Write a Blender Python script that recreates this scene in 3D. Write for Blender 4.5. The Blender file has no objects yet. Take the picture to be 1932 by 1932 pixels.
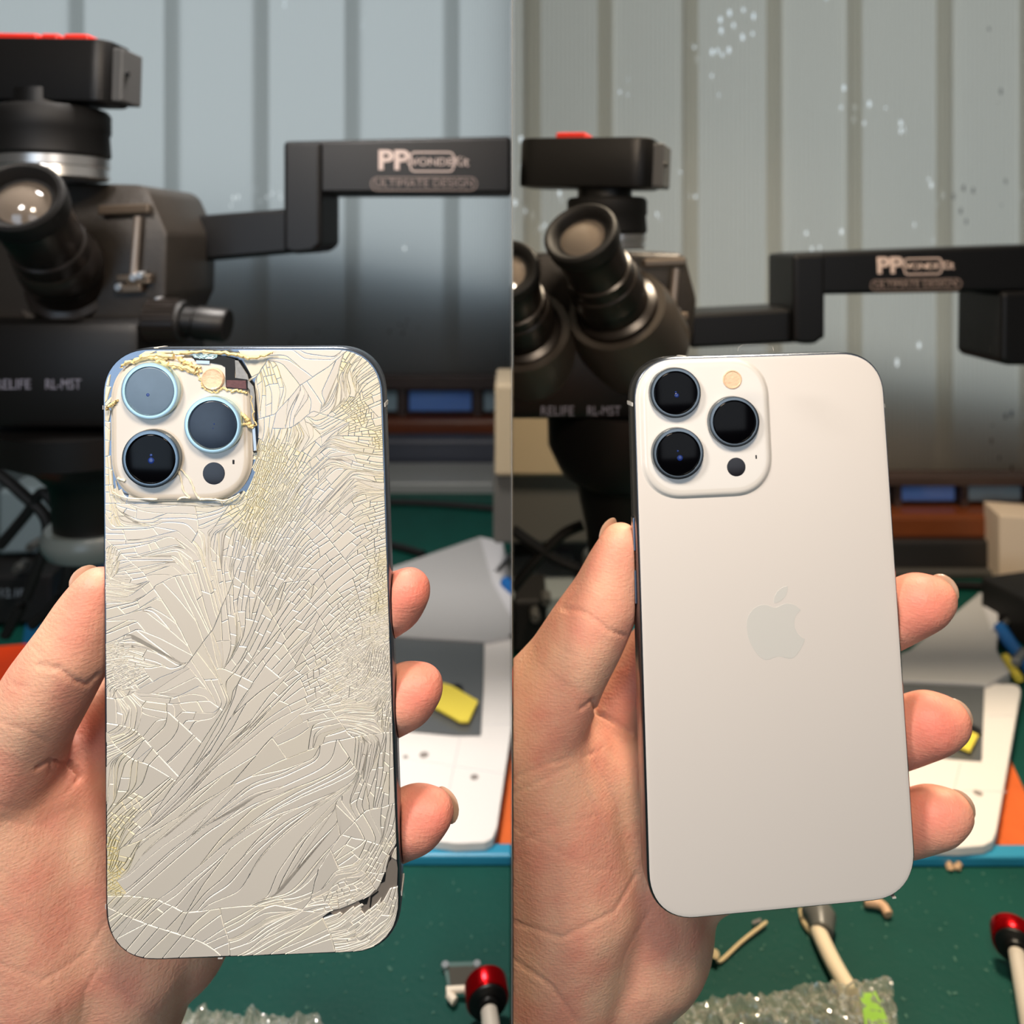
import bpy, bmesh, math, random
import numpy as np
from mathutils import Vector, Matrix, Euler
random.seed(7); np.random.seed(7)
S = bpy.context.scene
COL = S.collection
# ------------------------------------------------------------------ camera
FPX, CU, CV, CH = 1400.0, 966.0, 456.0, 0.40      # focal length in px, principal point, camera height over the mats
cam = bpy.data.cameras.new('camera'); camo = bpy.data.objects.new('camera', cam); COL.objects.link(camo)
camo.location = (0, 0, CH); camo.rotation_euler = (math.pi / 2, 0, 0)
cam.sensor_width = 36; cam.lens = 36 * FPX / 1932; cam.shift_y = -(966 - CV) / 1932
cam.clip_start = 0.01
cam.dof.use_dof = True; cam.dof.focus_distance = 0.205; cam.dof.aperture_fstop = 11.3
S.camera = camo
S.view_settings.view_transform = 'Standard'; S.view_settings.look = 'None'
S.view_settings.exposure = 0.0; S.view_settings.gamma = 1.0
S.view_settings.use_curve_mapping = False
# ------------------------------------------------------------------ sky
W = bpy.data.worlds.new('sky'); S.world = W; W.use_nodes = True
wn = W.node_tree.nodes; wl = W.node_tree.links; wn.clear()
wo = wn.new('ShaderNodeOutputWorld'); bg = wn.new('ShaderNodeBackground'); tc = wn.new('ShaderNodeTexCoord')
sx = wn.new('ShaderNodeSeparateXYZ'); cr = wn.new('ShaderNodeValToRGB')
wl.new(tc.outputs['Generated'], sx.inputs[0]); wl.new(sx.outputs[2], cr.inputs[0]); wl.new(cr.outputs[0], bg.inputs[0]); wl.new(bg.outputs[0], wo.inputs[0])
cr.color_ramp.elements[0].position = 0.0; cr.color_ramp.elements[0].color = (0.74, 0.80, 0.80, 1)
cr.color_ramp.elements[1].position = 0.8; cr.color_ramp.elements[1].color = (0.62, 0.80, 0.95, 1)
bg.inputs[1].default_value = 1.05
# ------------------------------------------------------------------ lamps (one key over each bench) and added fills
def area(name, loc, target, size, power, color, shape='DISK', size_y=None):
    l = bpy.data.lights.new(name, 'AREA'); l.shape = shape; l.size = size
    if size_y: l.size_y = size_y
    l.energy = power; l.color = color
    o = bpy.data.objects.new(name, l); COL.objects.link(o); o.location = loc
    o.rotation_euler = (Vector(target) - Vector(loc)).to_track_quat('-Z', 'Y').to_euler()
    return o
area('bench_lamp_and_fill', (-0.26, -0.03, 0.66), (-0.10, 0.22, 0.25), 0.11, 2.35, (1.0, 0.91, 0.83))
area('bench_lamp_and_fill', (0.03, -0.03, 0.67), (0.10, 0.24, 0.25), 0.11, 2.25, (1.0, 0.81, 0.62))
area('bench_lamp_and_fill', (-0.16, 0.50, 0.86), (-0.16, 0.56, 0.0), 0.14, 2.6, (1.0, 0.93, 0.87)).data.spread = 1.9  # fill added to brighten the left pad and mat
area('bench_lamp_and_fill', (0.22, 0.50, 0.86), (0.22, 0.56, 0.0), 0.14, 3.4, (1.0, 0.82, 0.60)).data.spread = 1.9  # warm fill added to brighten the right bench
area('added_cool_fill', (-0.45, -0.75, 0.35), (-0.1, 0.2, 0.25), 0.5, 2.2, (0.62, 0.80, 1.0), 'RECTANGLE', 0.5)  # cool panel added behind the camera for blue reflections on the phone
area('added_cool_fill', (0.45, -0.75, 0.45), (0.1, 0.2, 0.25), 0.5, 1.3, (0.86, 0.92, 1.0), 'RECTANGLE', 0.5)  # second cool panel added behind the camera
# ------------------------------------------------------------------ helpers
def P(u, v, Y):                      # point at depth Y that lies on the sight line (u, v)
    return Vector(((u - CU) / FPX * Y, Y, CH - (v - CV) / FPX * Y))
def D(u, v, z=0.0):                  # point on the bench plane z
    return P(u, v, (CH - z) * FPX / (v - CV))
def srgb(r, g, b, a=1.0):
    f = lambda c: (c / 255 / 12.92) if c / 255 <= 0.04045 else ((c / 255 + 0.055) / 1.055) ** 2.4
    return (f(r), f(g), f(b), a)
MATS = {}
def mat(name, col, rough=0.5, metal=0.0, bump=0.0, bscale=200, var=0.0, vscale=30, **kw):
    if name in MATS: return MATS[name]
    m = bpy.data.materials.new(name); m.use_nodes = True; nt = m.node_tree; N, L = nt.nodes, nt.links
    b = N['Principled BSDF']; b.inputs['Base Color'].default_value = col
    b.inputs['Roughness'].default_value = rough; b.inputs['Metallic'].default_value = metal
    for k, v in kw.items():
        b.inputs[k.replace('_', ' ')].default_value = v
    t = N.new('ShaderNodeTexCoord')
    if bump:
        n = N.new('ShaderNodeTexNoise'); n.inputs['Scale'].default_value = bscale; n.inputs['Detail'].default_value = 4
        L.new(t.outputs['Object'], n.inputs['Vector']); bp = N.new('ShaderNodeBump'); bp.inputs['Strength'].default_value = bump
        bp.inputs['Distance'].default_value = 0.001; L.new(n.outputs[0], bp.inputs['Height']); L.new(bp.outputs[0], b.inputs['Normal'])
    if var:
        n = N.new('ShaderNodeTexNoise'); n.inputs['Scale'].default_value = vscale; n.inputs['Detail'].default_value = 5
        L.new(t.outputs['Object'], n.inputs['Vector']); mx = N.new('ShaderNodeMix'); mx.data_type = 'RGBA'
        mx.inputs[6].default_value = tuple(c * (1 - var) for c in col[:3]) + (1,); mx.inputs[7].default_value = tuple(min(1, c * (1 + var)) for c in col[:3]) + (1,)
        L.new(n.outputs[0], mx.inputs[0]); L.new(mx.outputs[2], b.inputs['Base Color'])
    MATS[name] = m; return m
def thing(name, label, cat, loc=(0, 0, 0), rot=(0, 0, 0), group=None):
    o = bpy.data.objects.new(name, None); COL.objects.link(o); o.location = loc; o.rotation_euler = rot
    o.empty_display_size = 0.01
    o['label'] = label; o['category'] = cat
    if group: o['group'] = group
    return o
def tag(o, label, cat, group=None):
    o['label'] = label; o['category'] = cat
    if group: o['group'] = group
    return o
def mesh_obj(name, verts, faces, m, parent=None, smooth=False, local=False, clip=0):
    """one mesh object; verts in world space unless local; clip=+1/-1 keeps x>0 / x<0"""
    me = bpy.data.meshes.new(name)
    off = Vector((0, 0, 0))
    if not local:
        if parent is not None:
            q = parent
            while q is not None: off += q.location; q = q.parent
        else:
            A = np.array([tuple(v) for v in verts]); off = Vector(((A[:, 0].min() + A[:, 0].max()) / 2, (A[:, 1].min() + A[:, 1].max()) / 2, A[:, 2].min()))
    me.from_pydata([tuple(Vector(v) - off) for v in verts], [], [tuple(f) for f in faces])
    if clip:
        bm = bmesh.new(); bm.from_mesh(me)
        r = bmesh.ops.bisect_plane(bm, geom=bm.verts[:] + bm.edges[:] + bm.faces[:], plane_co=(0.0005 * clip - off.x, 0, 0), plane_no=(-clip, 0, 0), clear_outer=True)
        ed = [e for e in r['geom_cut'] if isinstance(e, bmesh.types.BMEdge)]
        if ed: bmesh.ops.holes_fill(bm, edges=ed, sides=0)
        bm.to_mesh(me); bm.free()
    me.materials.append(m)
    if smooth:
        me.polygons.foreach_set('use_smooth', [True] * len(me.polygons))
        try: me.set_sharp_from_angle(angle=math.radians(38))
        except Exception: pass
    me.update()
    o = bpy.data.objects.new(name, me); COL.objects.link(o)
    if parent is not None: o.parent = parent
    elif not local: o.location = off
    return o
class MB:
    def __init__(s): s.v = []; s.f = []
    def add(s, vs, fs):
        n = len(s.v); s.v += [Vector(v) for v in vs]; s.f += [tuple(i + n for i in f) for f in fs]; return s
    def box(s, c, d, rot=(0, 0, 0), bev=0.0, seg=2):
        bm = bmesh.new(); bmesh.ops.create_cube(bm, size=1)
        for v in bm.verts: v.co = Vector((v.co.x * d[0], v.co.y * d[1], v.co.z * d[2]))
        if bev: bmesh.ops.bevel(bm, geom=bm.edges[:], offset=bev, segments=seg, affect='EDGES', profile=0.5)
        M = Matrix.Translation(c) @ Euler(rot).to_matrix().to_4x4()
        vs = [M @ v.co for v in bm.verts]; bm.verts.index_update()
        fs = [[v.index for v in f.verts] for f in bm.faces]; bm.free(); return s.add(vs, fs)
    def lathe(s, a, b, prof, n=40, caps=True):
        """prof = [(t, r)...]; t runs 0..1 from a to b (metres when |ab| is 1)"""
        a = Vector(a); b = Vector(b); ax = (b - a); q = ax.to_track_quat('Z', 'Y')
        vs = []; fs = []
        for t, r in prof:
            for k in range(n):
                an = 2 * math.pi * k / n; vs.append(a + ax * t + q @ Vector((math.cos(an) * r, math.sin(an) * r, 0)))
        for i in range(len(prof) - 1):
            for k in range(n):
                k2 = (k + 1) % n; fs.append((i * n + k, i * n + k2, (i + 1) * n + k2, (i + 1) * n + k))
        if caps:
            fs.append(tuple(range(n - 1, -1, -1))); fs.append(tuple((len(prof) - 1) * n + k for k in range(n)))
        return s.add(vs, fs)
    def tube(s, pts, r, n=10):
        pts = [Vector(p) for p in pts]
        rr = r if isinstance(r, (list, tuple)) else [r] * len(pts)
        vs = []; fs = []
        for i, p in enumerate(pts):
            t = (pts[min(i + 1, len(pts) - 1)] - pts[max(i - 1, 0)]).normalized()
            up = Vector((0, 0, 1)) if abs(t.z) < 0.9 else Vector((1, 0, 0))
            x = t.cross(up).normalized(); y = t.cross(x)
            for k in range(n):
                an = 2 * math.pi * k / n; vs.append(p + (x * math.cos(an) + y * math.sin(an)) * rr[i])
        for i in range(len(pts) - 1):
            for k in range(n):
                k2 = (k + 1) % n; fs.append((i * n + k, i * n + k2, (i + 1) * n + k2, (i + 1) * n + k))
        fs.append(tuple(range(n))); fs.append(tuple((len(pts) - 1) * n + k for k in range(n - 1, -1, -1)))
        return s.add(vs, fs)
    def prism(s, front, back, bev=0.0):
        """two matching outlines (lists of 3-D points) joined into a solid"""
        n = len(front); bm = bmesh.new()
        a = [bm.verts.new(p) for p in front]; b = [bm.verts.new(p) for p in back]
        bm.faces.new(a); bm.faces.new(b[::-1])
        for i in range(n): bm.faces.new((a[i], b[i], b[(i + 1) % n], a[(i + 1) % n]))
        bmesh.ops.recalc_face_normals(bm, faces=bm.faces[:])
        if bev: bmesh.ops.bevel(bm, geom=bm.edges[:], offset=bev, segments=2, affect='EDGES', profile=0.5)
        bm.verts.index_update(); vs = [v.co.copy() for v in bm.verts]; fs = [[v.index for v in f.verts] for f in bm.faces]; bm.free()
        return s.add(vs, fs)
    def build(s, name, m, parent=None, smooth=False, **k): return mesh_obj(name, s.v, s.f, m, parent, smooth, **k)
def clip_poly(pts, lim, side):       # keep u<=lim (side -1) or u>=lim (+1)
    out = []
    for i in range(len(pts)):
        a, b = pts[i], pts[(i + 1) % len(pts)]; ia = (a[0] - lim) * side >= 0; ib = (b[0] - lim) * side >= 0
        if ia: out.append(a)
        if ia != ib:
            t = (lim - a[0]) / (b[0] - a[0]); out.append((lim, a[1] + (b[1] - a[1]) * t))
    return out
def slab(pts, z, h, name, m, parent=None, side=0, bev=0.0):   # flat thing lying on the bench: outline sighted in the photo, real thickness h
    if side: pts = clip_poly(pts, 965.5 if side < 0 else 966.5, side)
    top = [D(u, v, z + h) for u, v in pts]; bot = [Vector((p.x, p.y, z)) for p in top]
    return MB().prism(top, bot, bev).build(name, m, parent)
def smooth_curve(pts, n=8):
    pts = [Vector(p) for p in pts]; out = []
    for i in range(len(pts) - 1):
        p0 = pts[max(i - 1, 0)]; p1 = pts[i]; p2 = pts[i + 1]; p3 = pts[min(i + 2, len(pts) - 1)]
        for k in range(n):
            t = k / n; out.append(0.5 * ((2 * p1) + (p2 - p0) * t + (2 * p0 - 5 * p1 + 4 * p2 - p3) * t * t + (3 * p1 - p0 - 3 * p2 + p3) * t ** 3))
    out.append(pts[-1]); return out
def lettering(txt, size, loc, rot, m, parent, name='lettering', extrude=0.0003, sx=1.0, bold=0.0):
    c = bpy.data.curves.new(name, 'FONT'); c.body = txt; c.size = size; c.extrude = extrude; c.align_x = 'CENTER'; c.align_y = 'CENTER'; c.offset = bold
    tmp = bpy.data.objects.new(name, c); COL.objects.link(tmp); me = bpy.data.meshes.new_from_object(tmp.evaluated_get(bpy.context.evaluated_depsgraph_get()))
    bpy.data.objects.remove(tmp); bpy.data.curves.remove(c); me.materials.clear(); me.materials.append(m); o = bpy.data.objects.new(name, me); COL.objects.link(o)
    o.parent = parent; o.location = Vector(loc) - parent.location; o.rotation_euler = rot; o.scale = (sx, 1, 1)
    return o
# ------------------------------------------------------------------ materials
M_black = mat('black_enamel', srgb(14, 13, 13), 0.42, Specular_IOR_Level=.35, bump=0.15, bscale=900)
M_head = mat('dusty_black_casting', srgb(48, 43, 38), 0.4, bump=0.3, bscale=700, var=0.15, vscale=60)
M_rubber = mat('black_rubber', srgb(14, 13, 13), 0.6, Specular_IOR_Level=.4)
M_tube = mat('anodised_tube', srgb(36, 31, 28), 0.3, metal=0.3)
M_silver = mat('brushed_silver', srgb(200, 200, 200), 0.3, metal=0.9)
M_red = mat('red_plastic', srgb(235, 45, 25), 0.4)
M_white_print = mat('white_print', srgb(205, 200, 198), 0.6)
M_dim_print = mat('dim_print', srgb(120, 120, 135), 0.6)
M_arm = mat('black_arm', srgb(9, 9, 11), 0.4, Specular_IOR_Level=.35)
M_wood = mat('varnished_wood', srgb(112, 58, 30), 0.3, var=0.35, vscale=14)
M_darkwood = mat('dark_wood', srgb(66, 50, 45), 0.45, var=0.2)
M_slate = mat('slate_plastic', srgb(58, 62, 74), 0.45)
M_greymetal = mat('grey_aluminium', srgb(150, 152, 150), 0.45, metal=0.3)
M_mat = mat('green_bench_mat', srgb(0, 66, 57), 0.6, Specular_IOR_Level=0.3, bump=0.35, bscale=350, var=0.22, vscale=25)
M_matrim = mat('blue_mat_rim', srgb(45, 140, 175), 0.4)
M_paper = mat('white_paper', srgb(232, 228, 224), 0.6)
M_env = mat('grey_glassine', srgb(180, 180, 180), 0.45, bump=0.3, bscale=60)
M_bag = mat('grey_antistatic_film', srgb(105, 107, 108), 0.25, metal=0.35, bump=0.3, bscale=80)
M_yellow = mat('yellow_paper', srgb(235, 215, 80), 0.6)
M_orange = mat('orange_board', srgb(215, 100, 40), 0.5, var=0.2, vscale=60)
M_blue = mat('blue_plastic', srgb(20, 95, 165), 0.4)
M_wall = mat('room_paint', srgb(150, 146, 140), 0.8)
M_gridline = mat('pale_fold', srgb(205, 205, 208), 0.6)
M_dark = mat('dark_recess', srgb(10, 10, 12), 0.5)
M_grease = mat('grey_smudge', srgb(140, 132, 128), 0.7)
M_crumb = mat('tan_crumb', srgb(200, 165, 130), 0.8, var=0.3, vscale=400)
M_cream = mat('cream_plastic', srgb(232, 218, 195), 0.45)
M_redalu = mat('red_anodised', srgb(200, 10, 20), 0.22, metal=0.85)
M_partition = mat('added_partition', srgb(120, 120, 118), 0.9)
# ------------------------------------------------------------------ the setting
def struct(o): o['kind'] = 'structure'; return o
def sbox(name, x0, x1, y0, y1, z0, z1, m): return struct(MB().box(((x0 + x1) / 2, (y0 + y1) / 2, (z0 + z1) / 2), (x1 - x0, y1 - y0, z1 - z0)).build(name, m))
XL, XR, YR, ZC, ZF = -1.30, 0.95, -1.3, 1.5, -0.75
sbox('floor', XL, XR, YR, 1.62, ZF - 0.05, ZF, mat('floor_tiles', srgb(110, 104, 98), 0.6, var=0.1))
sbox('ceiling', XL, XR, YR, 1.62, ZC, ZC + 0.05, M_wall)
sbox('wall_left', XL - 0.05, XL, YR, 1.62, ZF, ZC, M_wall)
sbox('wall_right', XR, XR + 0.05, YR, 1.62, ZF, ZC, M_wall)
sbox('wall_rear', XL, XR, YR - 0.05, YR, ZF, ZC, M_wall)
sbox('added_divider', -0.00005, 0.00005, 0.205, 1.56, 0.0005, ZC, M_partition)  # thin divider added to part the two halves and keep their light separate
# walls under the two windows
YWL, YWR = 1.50, 1.00
sbox('wall_back_left', XL, -0.001, YWL + 0.02, YWL + 0.09, ZF, 0.02, M_wall)
sbox('wall_back_right', 0.001, XR, YWR + 0.02, YWR + 0.09, -0.003, 0.03, M_wall)
# window frames: dark head rail, row of small panes, varnished sill
def window(name, x0, x1, Y, zs, pane_w, phase, side):
    z_sill0, z_sill1, z_pane1, z_rail1 = zs
    root = struct(bpy.data.objects.new(name, None)); COL.objects.link(root); root.location = ((x0 + x1) / 2, Y, z_sill0)
    MB().box(((x0 + x1) / 2, Y, (z_sill0 + z_sill1) / 2), (x1 - x0, 0.05, z_sill1 - z_sill0), bev=0.006).build('window_sill', M_wood, root)
    MB().box(((x0 + x1) / 2, Y + 0.005, (z_pane1 + z_rail1) / 2), (x1 - x0, 0.03, z_rail1 - z_pane1), bev=0.002).build('top_rail', M_darkwood, root)
    MB().box(((x0 + x1) / 2, Y + 0.03, (z_sill1 + z_pane1) / 2), (x1 - x0, 0.004, z_pane1 - z_sill1)).build('back_panel', M_darkwood, root)
    x = x0 + phase; k = 0
    pm = [mat('daylit_blue_glazing', srgb(105, 150, 235), 0.12, Coat_Weight=0.5), mat('daylit_pale_glazing', srgb(150, 175, 190), 0.15, Coat_Weight=0.5)]  # blue daylight behind the panes is put into their colour
    while x < x1:
        a = max(x, x0); b = min(x + pane_w * 0.84, x1)
        if b - a > 0.01: MB().box(((a + b) / 2, Y + 0.014, (z_sill1 + z_pane1) / 2), (b - a, 0.006, (z_pane1 - z_sill1) * 0.72), bev=0.002).build('pane', pm[k % 2], root)
        MB().box((x + pane_w * 0.92, Y + 0.008, (z_sill1 + z_pane1) / 2), (pane_w * 0.1, 0.012, z_pane1 - z_sill1)).build('glazing_bar', M_darkwood, root) if x0 < x + pane_w * 0.9 < x1 else None
        x += pane_w; k += 1
zL = [CH - (v - CV) / FPX * 1.40 for v in (836, 786, 733, 708)]
window('window_1', XL, -0.001, 1.40, zL, 0.142, (770 - CU) / FPX * 1.4 - XL - 0.142 * 8, -1)
zR = [CH - (v - CV) / FPX * 0.93 for v in (1004, 958, 913, 895)]
window('window_2', 0.001, XR, 0.93, zR, 0.084, (1705 - CU) / FPX * 0.93 - 0.084 * 6, 1)
# strip curtains of ribbed translucent plastic
def curtain_mat(name, tint):
    m = bpy.data.materials.new(name); m.use_nodes = True; N, L = m.node_tree.nodes, m.node_tree.links; N.clear()
    out = N.new('ShaderNodeOutputMaterial'); tr = N.new('ShaderNodeBsdfTranslucent'); df = N.new('ShaderNodeBsdfPrincipled'); tp = N.new('ShaderNodeBsdfTransparent')
    tr.inputs[0].default_value = tint; df.inputs['Base Color'].default_value = (0.42, 0.41, 0.39, 1); df.inputs['Roughness'].default_value = 0.35
    mx = N.new('ShaderNodeMixShader'); mx.inputs[0].default_value = 0.25; L.new(tr.outputs[0], mx.inputs[1]); L.new(df.outputs[0], mx.inputs[2])
    t = N.new('ShaderNodeTexCoord'); wv = N.new('ShaderNodeTexWave'); wv.inputs['Scale'].default_value = 52; wv.bands_direction = 'X'
    L.new(t.outputs['Object'], wv.inputs['Vector']); bp = N.new('ShaderNodeBump'); bp.inputs['Strength'].default_value = 0.5; bp.inputs['Distance'].default_value = 0.002
    L.new(wv.outputs[1], bp.inputs['Height']); L.new(bp.outputs[0], tr.inputs['Normal']); L.new(bp.outputs[0], df.inputs['Normal'])
    # clear spots put in as bright sky glints, gathered in patches
    mp = N.new('ShaderNodeMapping'); mp.inputs['Scale'].default_value = (1, 1, 0.45); L.new(t.outputs['Object'], mp.inputs[0])
    vo = N.new('ShaderNodeTexVoronoi'); vo.inputs['Scale'].default_value = 95; L.new(mp.outputs[0], vo.inputs['Vector'])
    lt = N.new('ShaderNodeMath'); lt.operation = 'LESS_THAN'; lt.inputs[1].default_value = 0.2; L.new(vo.outputs['Distance'], lt.inputs[0])
    n2 = N.new('ShaderNodeTexNoise'); n2.inputs['Scale'].default_value = 7.5; L.new(t.outputs['Object'], n2.inputs['Vector'])
    g2 = N.new('ShaderNodeMath'); g2.operation = 'GREATER_THAN'; g2.inputs[1].default_value = 0.64 if tint[0] < .8 else 0.58; L.new(n2.outputs[0], g2.inputs[0])
    mu = N.new('ShaderNodeMath'); mu.operation = 'MULTIPLY'; L.new(lt.outputs[0], mu.inputs[0]); L.new(g2.outputs[0], mu.inputs[1])
    m2 = N.new('ShaderNodeMixShader'); L.new(mu.outputs[0], m2.inputs[0]); L.new(mx.outputs[0], m2.inputs[1]); L.new(tp.outputs[0], m2.inputs[2]); L.new(m2.outputs[0], out.inputs[0])
    return m
def curtain(label, bands, Y, x_lo, x_hi, z0, tint, clip, group):
    """bands = u positions of the overlaps (dark doubled plastic); strips run between them"""
    root = thing('strip_curtain', label, 'curtain', ((x_lo + x_hi) / 2, Y, z0))
    m = curtain_mat('ribbed_plastic_%d' % clip, tint)
    xs = [(u - CU) / FPX * Y for u in bands]; lap = 0.5 * (30 / FPX * Y)
    pitch = (xs[-1] - xs[0]) / (len(xs) - 1)
    while xs[0] > x_lo: xs.insert(0, xs[0] - pitch)
    while xs[-1] < x_hi: xs.append(xs[-1] + pitch)
    for i in range(len(xs) - 1):
        a = max(xs[i] - lap, x_lo); b = min(xs[i + 1] + lap, x_hi)
        if b - a < 0.01: continue
        mb = MB(); n = 16; vs = []; dy = 0.0015 if i % 2 else -0.0015
        for layer in (0, 0.0015):
            for k in range(n + 1):
                t = k / n; x = a + (b - a) * t; y = Y + dy + layer - 0.002 * (1 - (2 * t - 1) ** 2)
                vs += [(x, y, z0 - 0.03), (x, y, ZC - 0.005)]
        fs = []
        for k in range(n): fs += [(2 * k, 2 * k + 2, 2 * k + 3, 2 * k + 1)]
        mb.add(vs[:2 * (n + 1)], fs); mb.build('strip', m, root, smooth=True)
    # rail carrying the strips
    MB().box(((x_lo + x_hi) / 2, Y, ZC - 0.02), (x_hi - x_lo, 0.05, 0.03), bev=0.003).build('rail', M_greymetal, root)
    return root
curtain('ribbed translucent plastic strip curtain behind the shattered phone, left half', [145, 325, 493, 665, 852], YWL, XL + 0.001, -0.001, zL[3], (0.74, 0.75, 0.74, 1), -1, None)
curtain('ribbed translucent plastic strip curtain behind the intact phone, right half', [1005, 1142, 1302, 1460, 1611, 1780], YWR, 0.001, XR - 0.001, zR[3], (0.90, 0.86, 0.77, 1), 1, None)
# low outdoor parapets just behind the plastic (they darken its foot)
def parapet(name, label, pts, Y, m):
    f = [P(u, v, Y) for u, v in pts]; return tag(MB().prism(f, [p + Vector((0, 0.018, 0)) for p in f]).build(name, m), label, 'wall')
M_par = mat('blue_grey_render', srgb(120, 136, 150), 0.8); M_par2 = mat('brown_render', srgb(110, 100, 94), 0.8)
parapet('outdoor_parapet', 'blue-grey sloping ledge outside, showing through foot of the left curtain', [(-300, 420), (520, 455), (700, 490), (966, 540), (966, 760), (-300, 760)], YWL + 0.06, M_par)
parapet('outdoor_parapet', 'dark brown low wall outside, showing through bottom of left curtain', [(-300, 588), (965, 588), (965, 800), (-300, 800)], YWL + 0.03, M_par2)
parapet('outdoor_parapet', 'blue-grey ledge outside, showing through foot of the right curtain', [(967, 640), (1500, 670), (1932, 745), (2300, 790), (2300, 950), (967, 950)], YWR + 0.05, M_par)
parapet('outdoor_parapet', 'brown low wall outside, showing through bottom of right curtain', [(967, 790), (2300, 790), (2300, 960), (967, 960)], YWR + 0.028, M_par2)
# ------------------------------------------------------------------ bench and mats
bench = thing('workbench', 'long dark workbench under both green mats', 'table', (-0.17, 0.6, ZF))
MB().box((-0.17, 0.66, -0.024), (XR - XL - 0.02, 1.40, 0.04), bev=0.004).build('bench_top', mat('bench_laminate', srgb(40, 42, 44), 0.5), bench)
for sx_ in (-1.2, 0.85):
    for sy_ in (0.05, 1.3): MB().box((sx_, sy_, (ZF - 0.044) / 2), (0.05, 0.05, -ZF - 0.044), bev=0.003).build('leg', M_greymetal, bench)
def bench_mat(side, vfar, ylabel, ridge_pts, u0, u1):
    yf = CH * FPX / (vfar - CV); x0, x1 = (XL + 0.02, -0.0006) if side < 0 else (0.0006, XR - 0.02)
    t = thing('bench_mat', ylabel, 'mat', ((x0 + x1) / 2, 0.3, -0.004), group=None)
    MB().box(((x0 + x1) / 2, (yf + 0.0) / 2 + 0.0, -0.002), (x1 - x0, yf, 0.004), bev=0.001).build('mat_surface', M_mat, t)
    a = D(u0, ridge_pts[1], 0.007); b = D(u1, ridge_pts[0], 0.007)
    MB().box(((a.x + b.x) / 2, (a.y + b.y) / 2, 0.0035), (b.x - a.x, b.y - a.y, 0.007), bev=0.0015).build('raised_rim', M_matrim, t)
bench_mat(-1, 928, 'green silicone bench mat with blue rim under the left hand', (1590, 1614), -500, 965)
bench_mat(1, 1092, 'green silicone bench mat with blue rim under the right hand', (1592, 1616), 1000, 2300)
# ------------------------------------------------------------------ phones
PHONE = {'L': [-0.078888, -0.000192, 0.038915, -0.072066, 0.202984, -0.109955, 1.000503, -0.044608],
         'R': [-0.112386, -0.0157, 0.085447, 0.079079, 0.225629, -0.115575, 1.047274, 0.013385]}
PW, PH, PT = 0.0781, 0.1608, 0.0078
class Frame:                        # phone-local design coordinates <-> world <-> photo px
    def __init__(s, k):
        a = PHONE[k]; s.rot = Euler(a[:3]); s.loc = Vector(a[3:6]) + Vector((0, 0, CH)); s.sx, s.sh = a[6], a[7]
        s.M = Matrix.Translation(s.loc) @ s.rot.to_matrix().to_4x4(); s.Mi = s.M.inverted()
    def loc3(s, x, y, z): return Vector((s.sx * x + s.sh * z, y, z))          # design -> object local
    def px(s, u, v, y=0.0):         # photo px -> design (x, z) on plane y
        o = s.Mi @ Vector((0, 0, CH)); d = s.Mi @ P(u, v, 1.0) - o; t = (y - o.y) / d.y; q = o + d * t
        return ((q.x - s.sh * q.z) / s.sx, q.z)
def rrect(w, h, r, n=12, e=2.25):
    out = []
    for cx, cz, a0 in ((w / 2 - r, h / 2 - r, 0), (-w / 2 + r, h / 2 - r, 90), (-w / 2 + r, -h / 2 + r, 180), (w / 2 - r, -h / 2 + r, 270)):
        for k in range(n + 1):
            a = math.radians(a0 + 90 * k / n); c, s_ = math.cos(a), math.sin(a)
            out.append((cx + r * math.copysign(abs(c) ** (2 / e), c), cz + r * math.copysign(abs(s_) ** (2 / e), s_)))
    return out
def ringstack(F, rings):
    """rings = [(outline pts (x,z) list, y)] -> verts, faces with caps"""
    n = len(rings[0][0]); vs = []; fs = []
    for pts, y in rings: vs += [F.loc3(x, y, z) for x, z in pts]
    for i in range(len(rings) - 1):
        for k in range(n):
            k2 = (k + 1) % n; fs.append((i * n + k, i * n + k2, (i + 1) * n + k2, (i + 1) * n + k))
    fs.append(tuple(range(n - 1, -1, -1))); fs.append(tuple((len(rings) - 1) * n + k for k in range(n)))
    return vs, fs
def circle(cx, cz, r, n=48): return [(cx + r * math.cos(2 * math.pi * k / n), cz + r * math.sin(2 * math.pi * k / n)) for k in range(n)]
def inset_rr(d, r0=0.0136): return rrect(PW - 2 * d, PH - 2 * d, r0 - d * 0.9)
M_steel = mat('polished_steel', srgb(128, 136, 148), 0.26, metal=1.0)
M_glass_back = mat('frosted_white_glass', srgb(212, 208, 204), 0.34, Coat_Weight=0.15, Coat_Roughness=0.15)
M_frost_edge = mat('polished_white_glass', srgb(214, 212, 208), 0.1, Coat_Weight=0.6, Coat_Roughness=0.05)
M_logo = mat('satin_logo', srgb(203, 204, 201), 0.26, Coat_Weight=0.3)
M_ring = mat('lens_ring_steel', srgb(120, 128, 134), 0.25, metal=1.0)
M_ring_pale = mat('lens_ring_pale_steel', srgb(200, 225, 232), 0.32, metal=0.9)
M_lens = mat('black_lens_glass', srgb(3, 3, 5), 0.12, Specular_IOR_Level=0.12)
M_lens_dust_sky = mat('dust_and_reflection_glass', srgb(92, 112, 132), 0.35, var=0.12, vscale=250)  # dust, plus a bluish window reflection put into the colour
M_lens_half = mat('half_reflection_glass', srgb(30, 40, 56), 0.25, var=0.5, vscale=160)  # partial window reflection and dust mottled into the colour
M_blueglint = mat('blue_lens_reflection', srgb(22, 44, 110), 0.2, Coat_Weight=0.4)  # blue reflections inside the lenses, painted as small discs
M_flash = mat('flash_diffuser', srgb(222, 190, 160), 0.25, bump=0.5, bscale=420, var=.15, vscale=500)
M_plastic_line = mat('antenna_plastic', srgb(200, 200, 196), 0.5)
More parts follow.
